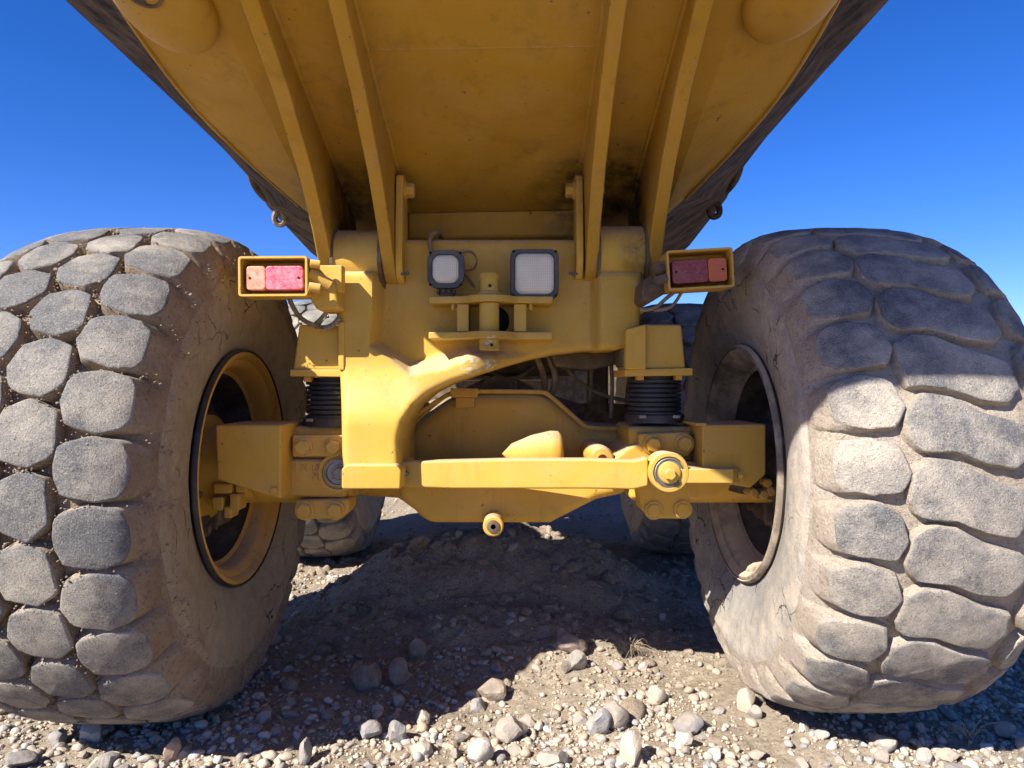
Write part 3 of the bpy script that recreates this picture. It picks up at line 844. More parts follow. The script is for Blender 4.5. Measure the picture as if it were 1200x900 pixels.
# casting letters on the left pad
for txt, px, py_ in (('1 X 187', 343, 552), ('ML', 365, 562)):
    cu = bpy.data.curves.new('casting_letters', 'FONT'); cu.body = txt; cu.size = .028; cu.extrude = .0025
    me_o = bpy.data.objects.new('tmp', cu); col.objects.link(me_o)
    bpy.context.view_layer.update()
    me = bpy.data.meshes.new_from_object(me_o.evaluated_get(bpy.context.evaluated_depsgraph_get()))
    bpy.data.objects.remove(me_o)
    me.materials.clear(); me.materials.append(M['axle']); me.name = 'casting_letters'
    o = bpy.data.objects.new('casting_letters', me); q = at(px, py_, 2.0735); o.location = (q.x, 2.0735, q.z); o.rotation_euler = (math.radians(90), 0, 0)
    link(o, rear_axle)
# right side
MB().prism(P([(748, 508), (808, 506), (808, 534), (790, 538), (748, 540)], 2.07), 2.06, 2.13).build('clamp_plate', M['axle'], rear_axle, bevel=.008)
MB().prism(P([(746, 574), (752, 598), (762, 608), (802, 608), (808, 602), (810, 586), (838, 583), (866, 562), (866, 550), (800, 540), (748, 540)], 2.05), 2.045, 2.15).build('axle_pad', M['axle'], rear_axle, bevel=.010, seg=3)
for px, py_ in ((765, 521), (802, 520)): bolt(at(px, py_, 2.058), rear_axle, 'axle', .023, h=.022)
for px, py_ in ((766, 598), (800, 597)): bolt(at(px, py_, 2.043), rear_axle, 'axle', .021, h=.010)
kb = at(706, 538, 2.06)
MB().lathe((kb.x, 2.36, kb.z), (0, -1, 0), [(0, .036), (.28, .036), (.30, .030), (.302, .014), (.285, .013), (.285, 0)], 28).build('locating_knob', M['axle'], rear_axle, sharp=40)
MB().prism(P([(716, 540), (735, 524), (752, 518), (752, 548), (716, 548)], 2.08), 2.06, 2.4).build('gusset', M['axle'], rear_axle, bevel=.008)
# brake pipe over the axle
MB().tube([at(484, 497, 2.36), at(510, 472, 2.35), at(530, 459, 2.345), at(560, 458.5, 2.345), at(634, 459, 2.345), at(642, 461, 2.345), at(682, 497, 2.345), at(690, 502, 2.345), at(740, 503, 2.345), at(818, 502, 2.345)], .0075, 8).build('brake_pipe', M['axle'], rear_axle)
MB().prism(P([(528, 455), (560, 455), (560, 466), (528, 466)], 2.33), 2.325, 2.37).build('pipe_junction', M['axle'], rear_axle, bevel=.003)
MB().prism(P([(534, 466), (556, 466), (556, 478), (534, 478)], 2.345), 2.34, 2.38).build('junction_bracket', M['axle'], rear_axle, bevel=.002)
for px in (531, 545, 558): MB().cyl(at(px, 460, 2.315), at(px, 460, 2.35), .009, n=6).build('pipe_nut', M['axle'], rear_axle)
MB().prism(P([(738, 500), (748, 500), (750, 522), (738, 524)], 2.33), 2.325, 2.37).build('pipe_clip', M['axle'], rear_axle, bevel=.002)
MB().tube([at(477, 500, 2.30), at(490, 485, 2.30), at(514, 468, 2.30)], .006, 8).build('brake_pipe', M['axle'], rear_axle)

# box brackets that reach into the wheels
def end_box(front, ya, yb, side, rise):
    f0 = P(front, ya)
    n = len(f0)
    back = [(x - side*.0 , z+ (rise if i < 2 else 0)) for i, (x, z) in enumerate(f0)]
    mb = MB()
    v = [(x, ya, z) for x, z in f0] + [(x, yb, z) for x, z in back]
    mb.add(v, [tuple(range(n)), tuple(range(2*n-1, n-1, -1))] + [(i, i+n, (i+1) % n+n, (i+1) % n) for i in range(n)])
    return mb.build('end_bracket', M['axle'], rear_axle, bevel=.006)
end_box([(252, 498), (329, 498), (329, 585), (318, 582), (254, 562)], 1.98, 2.20, -1, 0.0)
bolt(at(322, 575, 1.978), rear_axle, 'axle', .011, h=.008, washer=False)
end_box([(823, 498), (898, 497), (898, 556), (880, 572), (823, 562)], 1.98, 2.20, 1, 0.0)
MB().box(at(814, 0, 1.99).x, at(826, 0, 1.99).x, 1.975, 2.19, at(0, 499, 1.98).z, at(0, 496, 1.98).z).build('bracket_lip', M['axle'], rear_axle)

# ---- lateral rod from the frame leg to the right end of the axle
RY = 1.945
rod_top = [(470, 541), (520, 540), (600, 538), (690, 538), (742, 540), (760, 536)]
rod_bot = [(760, 570), (742, 574), (690, 573), (600, 573), (530, 573), (470, 571)]
def rod_y(px): return 2.055 + (RY-2.055)*(px-470)/290
rp = rod_top + rod_bot; nn = len(rp)
rv = [at(x, y, rod_y(x)) for x, y in rp]
rv += [Vector((q.x, q.y+.05, q.z)) for q in rv]
rod = mesh_obj('lateral_rod', rv, [tuple(range(nn)), tuple(range(2*nn-1, nn-1, -1))] + [(i, i+nn, (i+1) % nn+nn, (i+1) % nn) for i in range(nn)], M['cast'], truck, bevel=.007, seg=3)
be = at(783, 553, RY)
MB().lathe((be.x, RY+.075, be.z), (0, -1, 0), [(0, .052), (.082, .056), (.088, .053), (.089, .044), (.082, .043), (.082, 0)], 36).build('rod_eye', M['cast'], rod)
MB().lathe((be.x, RY-.006, be.z), (0, -1, 0), [(-.002, .041), (.004, .041), (.006, .037), (.002, .036), (.002, .0)], 32).build('bushing', M['steel'], rod)
MB().lathe((be.x, RY-.006, be.z), (0, -1, 0), [(0, .030), (.012, .030), (.014, .027)], 24).build('pin_end', M['cast'], rod)
bolt((be.x, RY-.020, be.z-.004), rod, 'cast', .016, h=.014, washer=False)
# wedge keeper plate right of the eye
y0, y1 = RY-.012, RY+.12
zt_ = at(0, 549, RY).z; zb_ = at(0, 566, RY).z
mb = MB().prism_z([(at(795, 0, y0).x, y0), (at(859, 0, y0).x, y0), (at(871, 0, y0).x, y0+.03), (at(848, 0, y1).x, y1), (at(796, 0, y1).x, y1)], zb_, zt_)
mb.build('keeper_plate', M['cast'], rod, bevel=.004)
bolt(at(864, 557, RY+.01), rod, 'cast', .011, (1, 0, 0), .014, washer=False)
lh = at(476, 556, 2.03); MB().cyl((lh.x, 2.03, lh.z), (lh.x, 2.07, lh.z), .006, n=10).build('split_pin', M['steel'], rod)

# ---- rubber springs and the brackets above them
def spring(px0, px1, py0, py1, Y, label):
    x0, z1 = xz(px0, py0, Y); x1, z0 = xz(px1, py1, Y); cxs, r = (x0+x1)/2, (x1-x0)/2
    cy = Y + r
    o = MB().cyl((cxs, cy, z0-.012), (cxs, cy, z1+.01), r*.86, n=32).build('rubber_spring', M['black_rubber'], truck)
    o['label'] = label
    nn = 8
    for k in range(nn):
        z = z0 + (z1-z0)*(k+.5)/nn
        MB().lathe((cxs, cy, z), (0, 0, 1), [(-.0062, r*.88), (-.004, r), (.004, r), (.0062, r*.88)], 36).build('spring_disc', M['black_rubber'], o, sharp=50)
    MB().lathe((cxs, cy, z0-.02), (0, 0, 1), [(0, r*1.12), (.022, r*1.12), (.026, r)], 36).build('spring_seat', M['black_rubber'], o)
    for k in (-1, 1):
        MB().box(cxs+k*r*.7-.010, cxs+k*r*.7+.010, cy-r-.004, cy-r*.55, z1-.004, z1+.012).build('spring_clip', M['axle'], o, bevel=.002)
        MB().box(cxs+k*r*.62-.011, cxs+k*r*.62+.011, cy-r-.004, cy-r*.7, z0-.006, z0+.004).build('spring_clip', M['steel'], o, bevel=.002)
    return o
spring(350, 418, 446, 492, 2.10, 'left black rubber spring stack')
spring(741, 805, 444, 488, 2.10, 'right black rubber spring stack')
def spring_bracket(body_, flange, Y, side):
    b = MB().prism(P(body_, Y), Y, Y+.20).build('spring_bracket', M['paint'], truck, bevel=.008)
    MB().prism(P(flange, Y-.01), Y-.012, Y+.22).build('bracket_flange', M['paint'], b, bevel=.003)
    return b
spring_bracket([(350, 380), (400, 382), (402, 434), (343, 434)], [(340, 433), (404, 433), (404, 442), (340, 441)], 2.08, -1)
MB().prism(P([(396, 378), (404, 376), (404, 434), (397, 434)], 2.06), 2.055, 2.09).build('bracket_rib', M['paint'], truck, bevel=.004)
spring_bracket([(735, 384), (756, 380), (799, 380), (804, 432), (735, 434)], [(732, 433), (812, 431), (812, 440), (732, 441)], 2.08, 1)
MB().prism(P([(733, 386), (757, 380), (757, 433), (733, 433)], 2.06), 2.055, 2.09).build('bracket_rib', M['paint'], truck, bevel=.004)
for s in (-1, 1):                                       # outriggers from rail to spring bracket
    MB().box(CX+.40 if s > 0 else CX-.56, CX+.56 if s > 0 else CX-.40, 2.14, 2.28, 1.02, 1.13).build('outrigger', M['dark'], truck, bevel=.01)

# ---- middle axle, mostly hidden
MY = 4.07
MB().lathe((CX-.95, MY, .74), (1, 0, 0), [(0, .11), (.5, .12), (.72, .19), (.85, .26), (1.05, .26), (1.18, .19), (1.4, .12), (1.9, .11)], 28).build('middle_axle', M['dark'], truck)
for s in (-1, 1):
    MB().box(CX+s*.55-.06, CX+s*.55+.06, MY-.10, MY+.1, .80, 1.15).build('middle_spring_bracket', M['dark'], truck, bevel=.02)
MB().prism([(CX-1.2, .75), (CX+1.2, .75), (CX+1.2, 1.9), (CX+1.0, 2.7), (CX-1.0, 2.7), (CX-1.2, 1.9)], 7.0, 9.5).build('front_unit', M['dark'], truck, bevel=.05)
MB().box(CX-.45, CX+.45, 5.6, 7.0, 1.0, 1.5).build('front_frame', M['dark'], truck, bevel=.02)

# ------------------------------------------------------------------ tyres
PROF = [(0, .686), (.05, .686), (.10, .684), (.15, .679), (.19, .669), (.222, .656), (.246, .632), (.262, .602), (.270, .565), (.272, .52), (.268, .475), (.258, .43), (.247, .395), (.238, .368), (.226, .345)]
PR = np.array(PROF); SL = np.concatenate([[0], np.cumsum(np.hypot(*np.diff(PR, axis=0).T))])
def prof(t):
    s = abs(t); u = np.interp(s, SL, PR[:, 0]); r = np.interp(s, SL, PR[:, 1])
    e = .012
    du = np.interp(s+e, SL, PR[:, 0]) - np.interp(max(s-e, 0), SL, PR[:, 0]); dr = np.interp(s+e, SL, PR[:, 1]) - np.interp(max(s-e, 0), SL, PR[:, 1])
    L = math.hypot(du, dr)
    nu_, nr = -dr/L, du/L
    if s < 1e-6: nu_, nr = 0, 1
    sg = 1 if t >= 0 else -1
    return sg*u, r, sg*nu_, nr
def tyre_pt(t, arc, h, side):
    """t: across the tread (positive towards the truck), arc: along the tread, h: above the groove floor"""
    u, r, nu_, nr = prof(t)
    r2 = r + nr*h; u2 = u + nu_*h
    a = arc/.72
    return (side*u2, -r2*math.cos(a), r2*math.sin(a))

def blob(v, f, s):
    return noise.noise(Vector(v)*f + Vector((s, s*1.7, 0)))

def carcass(name, mats, side, center, rough=.004):
    n = 144; half = [(t) for t in np.concatenate([np.linspace(0, .30, 22), np.linspace(.315, SL[-1], 18)])]
    ts = [-t for t in half[:0:-1]] + half
    v = []; 
    for i in range(n):
        a = 2*math.pi*i/n*.72
        for t in ts:
            p = Vector(tyre_pt(t, a, 0, side))
            k = 1.0 if abs(t) < .27 else max(0.15, 1-(abs(t)-.27)*9)
            h = (noise.fractal(p*14, .8, 2.1, 3)*rough*1.6 + noise.noise(p*45)*rough*.6)*k
            # the step where the tread buttress ends and the smooth sidewall starts
            if .318 < abs(t) < .42: h += .004*(1-abs(abs(t)-.335)/.085) if abs(t) < .335 else .004*max(0, 1-(abs(t)-.335)/.03)
            v.append(tyre_pt(t, a, h, side))
    m = len(ts); f = []; mi = []
    for i in range(n):
        for j in range(m-1):
            f.append((i*m+j, i*m+j+1, ((i+1) % n)*m+j+1, ((i+1) % n)*m+j))
            mi.append(0 if max(abs(ts[j]), abs(ts[j+1])) < .325 else 1)
    me = bpy.data.meshes.new(name); me.from_pydata(v, [], f)
    for q in mats: me.materials.append(q)
    me.polygons.foreach_set('use_smooth', [True]*len(f)); me.polygons.foreach_set('material_index', mi)
    bm = bmesh.new(); bm.from_mesh(me); bmesh.ops.recalc_face_normals(bm, faces=bm.faces); bm.to_mesh(me); bm.free()
    o = bpy.data.objects.new(name, me); o.location = center
    return link(o, truck)

def block_mesh(outline, h, side, mats, seed, it=2, top=None, wob=.004):
    """one tread block: flared sides, worn rounded rim, slightly lumpy top"""
    pts = chaikin(outline, it, .09); n = len(pts)
    tops = pts if top is None else chaikin(top, it, .09)
    mids = [((a*.5+c*.5), (b*.5+d*.5)) for (a, b), (c, d) in zip(pts, tops)]
    cx_ = sum(p[0] for p in pts)/n; cy_ = sum(p[1] for p in pts)/n
    rings = [(1.06, -.006), (1.015, h*.55), (.99, h*.86), (.965, h*.975), (.91, h), (.45, h*1.01)]
    v = []; f = []
    for ri, (k, hh) in enumerate(rings):
        src = pts if ri < 1 else (mids if ri == 1 else tops)
        cx_ = sum(p[0] for p in src)/n; cy_ = sum(p[1] for p in src)/n
        for i, (a, b) in enumerate(src):
            t = cx_ + (a-cx_)*k; s = cy_ + (b-cy_)*k
            w = noise.noise(Vector((a*60+seed*3.1, b*60, ri*.4)))*wob*(1 if ri < 4 else .3)
            ln = math.hypot(a-cx_, b-cy_)+1e-6
            t += (a-cx_)/ln*w; s += (b-cy_)/ln*w
            hz = hh + (noise.noise(Vector((t*28+seed, s*28, 3.3)))*.0028 if ri > 1 else 0)
            v.append(tyre_pt(t, s, hz, side))
    v.append(tyre_pt(cx_, cy_, h*1.02, side))
    nr = len(rings)
    for k in range(nr-1):
        for i in range(n): f.append((k*n+i, k*n+(i+1) % n, (k+1)*n+(i+1) % n, (k+1)*n+i))
    c = len(v)-1
    for i in range(n): f.append(((nr-1)*n+i, (nr-1)*n+(i+1) % n, c))
    me = bpy.data.meshes.new('tread_block'); me.from_pydata(v, [], f)
    for m_ in mats: me.materials.append(m_)
    me.polygons.foreach_set('use_smooth', [True]*len(f))
    me.polygons.foreach_set('material_index', [1 if q < n*2 else 0 for q in range(len(f))])
    bm = bmesh.new(); bm.from_mesh(me); bmesh.ops.recalc_face_normals(bm, faces=bm.faces); bm.to_mesh(me); bm.free()
    return me

CIRC = 2*math.pi*.72
def tread(parent, side, cols, mats, join=False, rot0=0.0):
    """cols: (outline, stagger fraction, height, count, jitter)"""
    joined = MB()
    for ci, (outl, stag, h, cnt, jit, *tp) in enumerate(cols):
        variants = []
        for k in range(5):
            js = [(random.uniform(-jit, jit), random.uniform(-jit, jit)) for _ in outl]
            o2 = [(a + p_, b + q_) for (a, b), (p_, q_) in zip(outl, js)]
            t2 = [(a + p_, b + q_) for (a, b), (p_, q_) in zip(tp[0], js)] if tp else None
            variants.append(block_mesh(o2, h, side, mats, ci*7+k*1.7, 2, t2))
        last = -1
        for i in range(cnt):
            k = random.choice([q for q in range(5) if q != last]); last = k
            a = rot0 - 2*math.pi*(i + stag)/cnt
            if join:
                R = Matrix.Rotation(a, 3, 'X'); me = variants[k]
                joined.add([R @ q.co for q in me.vertices], [tuple(p.vertices) for p in me.polygons])
            else:
                o = bpy.data.objects.new('tread_block', variants[k]); o.rotation_euler = (a, 0, 0)
                col.objects.link(o); o.parent = parent
    return joined

# left pattern: four rows of chunky staggered blocks
hexa = [(-.067, -.006), (-.050, .056), (.004, .076), (.059, .055), (.065, -.042), (.020, -.078), (-.047, -.056)]
def shift(o, dt, k=1.0, m=1): return [(a*k*m + dt, b) for a, b in o]
sh_in = [(.098, -.006), (.114, .057), (.168, .074), (.262, .066), (.316, .048), (.316, -.048), (.262, -.066), (.184, -.076), (.118, -.056)]
sh_top = [(.099, -.006), (.115, .056), (.168, .073), (.218, .064), (.234, .042), (.236, -.044), (.222, -.065), (.184, -.075), (.119, -.055)]
neg = lambda o: [(-a, b) for a, b in o]
so_in = [(-.140, -.004), (-.158, .056), (-.21, .066), (-.27, .060), (-.314, .044), (-.314, -.046), (-.27, -.062), (-.21, -.068), (-.160, -.054)]
so_top = [(-.141, -.004), (-.159, .055), (-.205, .064), (-.236, .056), (-.249, .036), (-.250, -.040), (-.238, -.058), (-.205, -.066), (-.161, -.053)]
left_cols = [(shift(hexa, .043), 0.0, .037, 30, .005), (sh_in, .5, .037, 30, .004, sh_top),
             (shift(hexa, -.082, 1, -1), .5, .037, 30, .005), (so_in, 0.0, .037, 30, .004, so_top)]
# right pattern: worn, wide lozenges in the middle and small shoulder blocks
shr = [(.098, -.016), (.122, -.062), (.20, -.066), (.27, -.062), (.320, -.045), (.320, .045), (.27, .062), (.175, .066), (.118, .048)]
shr_top = [(.099, -.016), (.123, -.061), (.18, -.065), (.220, -.056), (.240, -.036), (.242, .036), (.222, .058), (.175, .065), (.119, .047)]
loz = [(.104, -.008), (.098, .060), (.060, .088), (.004, .078), (-.060, .044), (-.148, .014), (-.158, -.050), (-.122, -.088), (-.064, -.080), (.006, -.050), (.080, -.044)]
sho = [(-.172, -.016), (-.19, -.060), (-.22, -.064), (-.27, -.060), (-.320, -.045), (-.320, .045), (-.27, .060), (-.22, .064), (-.186, .048)]
right_cols = [(shr, .46, .023, 31, .004, shr_top), (loz, .0, .023, 31, .004), (sho, .1, .023, 31, .004)]

WL, WR = (-1.075, AXY, .715), (.948, AXY, .729)
tyL = carcass('tyre', [M['groove'], M['wall_a']], 1, WL, .006)
tyL['label'] = 'left rear tyre, sunlit chunky blocks packed with dried mud'
tread(tyL, 1, left_cols, [M['tread_a'], M['groove']])
tyR = carcass('tyre', [M['groove_b'], M['wall_b']], -1, WR, .003)
tyR['label'] = 'right rear tyre, worn lozenge blocks, half in shade'
tread(tyR, -1, right_cols, [M['tread_b'], M['groove_b']])
for X, side, cc in ((-1.075, 1, left_cols), (.948, -1, right_cols)):
    o = carcass('tyre', [M['groove'], M['wall_a']], side, (X, MY, .72), .003)
    o['label'] = 'middle axle tyre seen past the ' + ('left' if side > 0 else 'right') + ' rear tyre'
    j = tread(None, side, cc, [M['tread_a'], M['groove']], join=True, rot0=.05)
    q = j.build('tread_pattern', M['tread_a'], o, sharp=60)
    q['kind'] = 'stuff'

# crumbs of dried mud caught between the left blocks
cv, cf = [], []
ico = bmesh.new(); bmesh.ops.create_icosphere(ico, subdivisions=1, radius=1)
icv = [v.co.copy() for v in ico.verts]; icf = [tuple(x.index for x in f.verts) for f in ico.faces]; ico.free()
def crumb(t, arc, hgt, rr):
    c = Vector(tyre_pt(t, arc, hgt, 1)); n0 = len(cv)
    sc = Vector((random.uniform(.7, 1.2), random.uniform(.7, 1.2), random.uniform(.6, 1)))*rr
    k = random.uniform(.8, 1.15)
    cv.extend([c + Vector((q.x*sc.x, q.y*sc.y, q.z*sc.z))*random.uniform(.75, 1.2) for q in icv])
    cf.extend([tuple(k_+n0 for k_ in q) for q in icf])
for outl, stag, h, cnt, jit, *tp in left_cols[:3]:
    ol = chaikin(outl, 2, .11); n_ = len(ol)
    mx = sum(q[0] for q in ol)/n_; my = sum(q[1] for q in ol)/n_
    for i in range(cnt):
        base_arc = (i + stag)/cnt*CIRC
        base_arc = (base_arc + CIRC/2) % CIRC - CIRC/2
        if not -1.2 < base_arc < 1.5: continue
        ph = random.uniform(0, 6.28)
        for _ in range(120):
            q = ol[random.randrange(n_)]
            k = random.uniform(.97, 1.17)
            t, a_ = mx + (q[0]-mx)*k, my + (q[1]-my)*k
            # mud sits on the upper and inner sides of each block
            if random.random() > .35 + .65*(a_ > my) * (.5 + .5*math.sin(ph + 3*math.atan2(a_-my, t-mx))): continue
            hg = random.uniform(.002, h*.9) if k > 1.02 else random.uniform(h*.8, h*1.02)
            crumb(t, a_ + base_arc, hg, random.uniform(.0012, .0036)*(1.6 if random.random() < .08 else 1))
for i in range(1100):
    crumb(random.uniform(-.14, .22), random.uniform(-1.2, 1.5), random.choice([0.0, .006, .036]), random.uniform(.0010, .0028))
me = bpy.data.meshes.new('mud_crumbs'); me.from_pydata([tuple(q) for q in cv], [], cf); me.materials.append(M['groove'])
o = bpy.data.objects.new('mud_crumbs', me); o['kind'] = 'stuff'; col.objects.link(o); o.parent = tyL

# ---- wheel rims
def rim(center, side, mats):
    c = Vector(center); ax = (side, 0, 0)
    o = MB().lathe(c, ax, [(.20, .318), (.222, .342), (.243, .357), (.252, .354), (.255, .346), (.249, .338), (.236, .331), (.230, .318), (.214, .306), (.18, .300), (.172, .288)], 96, cap=False).build('wheel_rim', M[mats[0]], truck, sharp=30)
    MB().lathe(c, ax, [(.176, .301), (.10, .296), (-.06, .292), (-.10, .285), (-.11, .05)], 72, cap=False).build('rim_barrel', M['dark_rim'], o, sharp=30)
    MB().lathe(c, ax, [(.232, .352), (.244, .364), (.253, .362), (.2565, .358), (.254, .3555)], 96, cap=False).build('rim_flange', M[mats[1]], o, sharp=40)
    MB().lathe(c, ax, [(-.09, .26), (-.085, .20), (.02, .19), (.05, .165), (.14, .16), (.15, .12), (.30, .11)], 48, cap=False).build('wheel_hub', M[mats[2]], o, sharp=30)
    MB().lathe(c, ax, [(.06, .14), (.060, .235), (.062, .24), (.078, .24), (.08, .235), (.08, .14)], 48, cap=False).build('brake_disc', M['rust'], o, sharp=30)
    for k, a in enumerate((200, 250, 300)):
        a = math.radians(a); q = c + Vector((side*.10, .19*math.cos(a), .19*math.sin(a)))
        MB().box(q.x-.05, q.x+.05, q.y-.05, q.y+.05, q.z-.035, q.z+.035).build('brake_caliper', M['rust'], o, bevel=.012)
        for d in (-.025, .025): MB().cyl((q.x+side*.045, q.y+d, q.z), (q.x+side*.075, q.y+d, q.z), .012, n=6).build('caliper_bolt', M['rust'], o)
    return o
rim(WL, 1, ('rim_yellow', 'black_rubber', 'axle'))
rim(WR, -1, ('rim_dusty', 'rim_dusty', 'dark_rim'))
for X, s in ((-1.075, 1), (.948, -1)):
    MB().lathe((X, MY, .72), (s, 0, 0), [(.222, .342), (.25, .352), (.247, .339), (.22, .313), (.10, .300), (-.06, .296), (-.10, .1)], 40, cap=False).build('wheel_rim', M['dark_rim'], truck)
# dirty brake linkage hanging inside the left wheel
for k, (px, py_, w_, h_) in enumerate(((262, 572, 22, 12), (256, 590, 14, 16), (268, 600, 10, 14), (276, 588, 12, 20), (284, 572, 14, 10))):
    x0, z1 = xz(px-w_/2, py_-h_/2, 2.08); x1, z0 = xz(px+w_/2, py_+h_/2, 2.08)
    MB().box(x0, x1, 2.07, 2.13, z0, z1).build('brake_linkage', M['axle'], rear_axle, bevel=.006)
for k, (px, py_) in enumerate(((884, 578), (896, 580), (904, 576), (900, 566))):
    q = at(px, py_, 2.06); MB().lathe(q, (0, -1, 0), [(-.06, .014), (.0, .014), (.004, .010)], 8).build('brake_linkage', M['axle'], rear_axle)

# ------------------------------------------------------------------ stones, gravel, weeds
def stone_mesh(seed, sub=3, cuts=7):
    bm = bmesh.new(); bmesh.ops.create_icosphere(bm, subdivisions=sub, radius=1)
    rs = random.Random(seed)
    pl = [(Vector((rs.gauss(0, 1), rs.gauss(0, 1), rs.gauss(0, 1))).normalized(), rs.uniform(.50, .86)) for _ in range(cuts)]
    for v in bm.verts:
        p_ = v.co.copy()
        for n_, d in pl:
            k = p_.dot(n_)
            if k > d: p_ -= n_*(k-d)*.97
        p_ *= 1 + .10*noise.noise(p_*1.6 + Vector((seed, 0, 0))) + .035*noise.noise(p_*5 + Vector((0, seed, 0)))
        v.co = p_
    me = bpy.data.meshes.new('stone'); bm.to_mesh(me); bm.free()
    me.polygons.foreach_set('use_smooth', [True]*len(me.polygons)); me.materials.append(M['stone'])
    me.set_sharp_from_angle(angle=math.radians(22))
    return me
SM = [stone_mesh(k*1.37+.3, 3, 7 + k % 6) for k in range(14)]

def rock(px, py, w, h, mesh, colr, label, depth=None, rz=None, cat='rock', tilt=0.0):
    g = ground_at(px, py + h*.42)
    k = g.y/FPX
    o = bpy.data.objects.new('rock', SM[mesh]); col.objects.link(o)
    sx, sz = w*k/2*1.08, h*k/2*1.08; sy = (sx+sz)/2 if depth is None else depth
    o.scale = (sx, sy, sz); o.rotation_euler = (0, tilt, 0)
    o.location = (at(px, py, g.y).x, g.y + sy*.3, g.z + sz*.72)
    o.color = (*[q*.76 for q in colr], 1)
    o['label'] = label; o['category'] = cat; o['group'] = 'rocks lying on the gravel'
    return o
rock(668, 752, 48, 28, 3, (.62, .40, .36), 'reddish brown elongated rock on the shaded mound', tilt=.45)
rock(675, 776, 26, 24, 5, (.62, .60, .56), 'round grey cobble below the reddish brown rock')
rock(575, 812, 42, 26, 1, (.50, .44, .40), 'flat dark brown cobble at the edge of the truck shadow')
rock(703, 850, 32, 30, 2, (.95, 1.0, 1.05), 'pale grey rounded cobble in front of a second cobble')
rock(721, 841, 30, 30, 6, (.85, .84, .84), 'grey cobble half hidden behind the pale grey cobble')
rock(742, 880, 32, 38, 8, (1.15, 1.05, .88), 'pale cream pointed rock standing upright in the foreground')
rock(600, 859, 38, 30, 4, (1.05, .93, .80), 'big rounded pinkish tan rock in the lit foreground')
rock(563, 882, 34, 26, 7, (1.25, 1.22, 1.18), 'whitish rock at the bottom edge near the middle')
rock(464, 860, 26, 28, 9, (.80, .82, .84), 'angular grey rock with a slanted flat face')
rock(432, 860, 28, 24, 10, (.92, .92, .92), 'light grey rock left of the slanted angular rock')
rock(497, 843, 20, 18, 11, (1.15, 1.02, .85), 'cream blocky stone on the shadow edge')
rock(487, 764, 24, 26, 5, (.55, .52, .50), 'round dark cobble stuck in the face of the mound')
rock(430, 796, 34, 36, 12, (.46, .43, .41), 'half buried grey rock low on the mound in shade')
rock(468, 790, 26, 34, 0, (.50, .42, .38), 'brownish rock beside the half buried grey one')
rock(358, 883, 18, 30, 13, (.72, .72, .73), 'narrow dark grey rock standing on end')
rock(770, 817, 20, 20, 6, (1.15, 1.1, 1.0), 'white stone with a sharp shadow below the weed')
rock(200, 881, 18, 28, 2, (1.05, .70, .52), 'orange brown stone on end below the left tyre')
rock(103, 860, 32, 26, 9, (.72, .80, .90), 'bluish grey block wedged under the left tyre')
rock(802, 866, 24, 20, 3, (1.1, 1.05, .95), 'pale stone right of the pointed cream rock')
rock(877, 824, 26, 28, 8, (1.08, 1.0, .86), 'pale rock at the foot of the right tyre')
rock(885, 836, 18, 16, 1, (.75, .75, .74), 'small grey stone touching the pale rock at the right tyre')
rock(1115, 888, 30, 14, 4, (1.2, 1.15, 1.05), 'flat whitish stone in the bottom right corner')
rock(1180, 860, 34, 16, 7, (1.0, .72, .62), 'flat pinkish stone at the right border')
rock(20, 893, 40, 16, 10, (.42, .43, .46), 'dark slate stone at the bottom left corner')
rock(650, 893, 40, 18, 12, (1.05, .98, .86), 'rounded cream stone cut by the bottom edge')

taken = []
def place_stone(x, y, r, k):
    o = bpy.data.objects.new('stone', SM[k]); col.objects.link(o)
    o.parent = ground
    f = random.uniform(.5, .85)
    o.scale = (r*random.uniform(.85, 1.35), r*random.uniform(.75, 1.1), r*f)
    o.rotation_euler = (random.uniform(-.5, .5), random.uniform(-.5, .5), random.uniform(0, 6.28))
    o.location = (x, y, height(x, y) + r*f*random.uniform(.15, .6))
    b = random.uniform(.46, .78); w_ = random.uniform(-.06, .08)
    o.color = (b*(1+w_), b, b*(1-w_*.7), 1)
cnt = 0
while cnt < 285:
    Y = random.choice((random.uniform(1.72, 2.1), random.uniform(1.72, 2.7), random.uniform(1.8, 3.4)))
    px = random.uniform(-10, 1210); x = (px-600)/FPX*Y
    if any(abs(x-tx) < .30 and abs(Y-2.2) < .22 for tx in (-1.075, .948)): continue
    r = min(.045, .011 + random.expovariate(1/.0075))
    if any((x-a)**2 + (Y-b)**2 < (r+c)**2*.8 for a, b, c in taken): continue
    taken.append((x, Y, r)); place_stone(x, Y, r, random.randrange(14)); cnt += 1

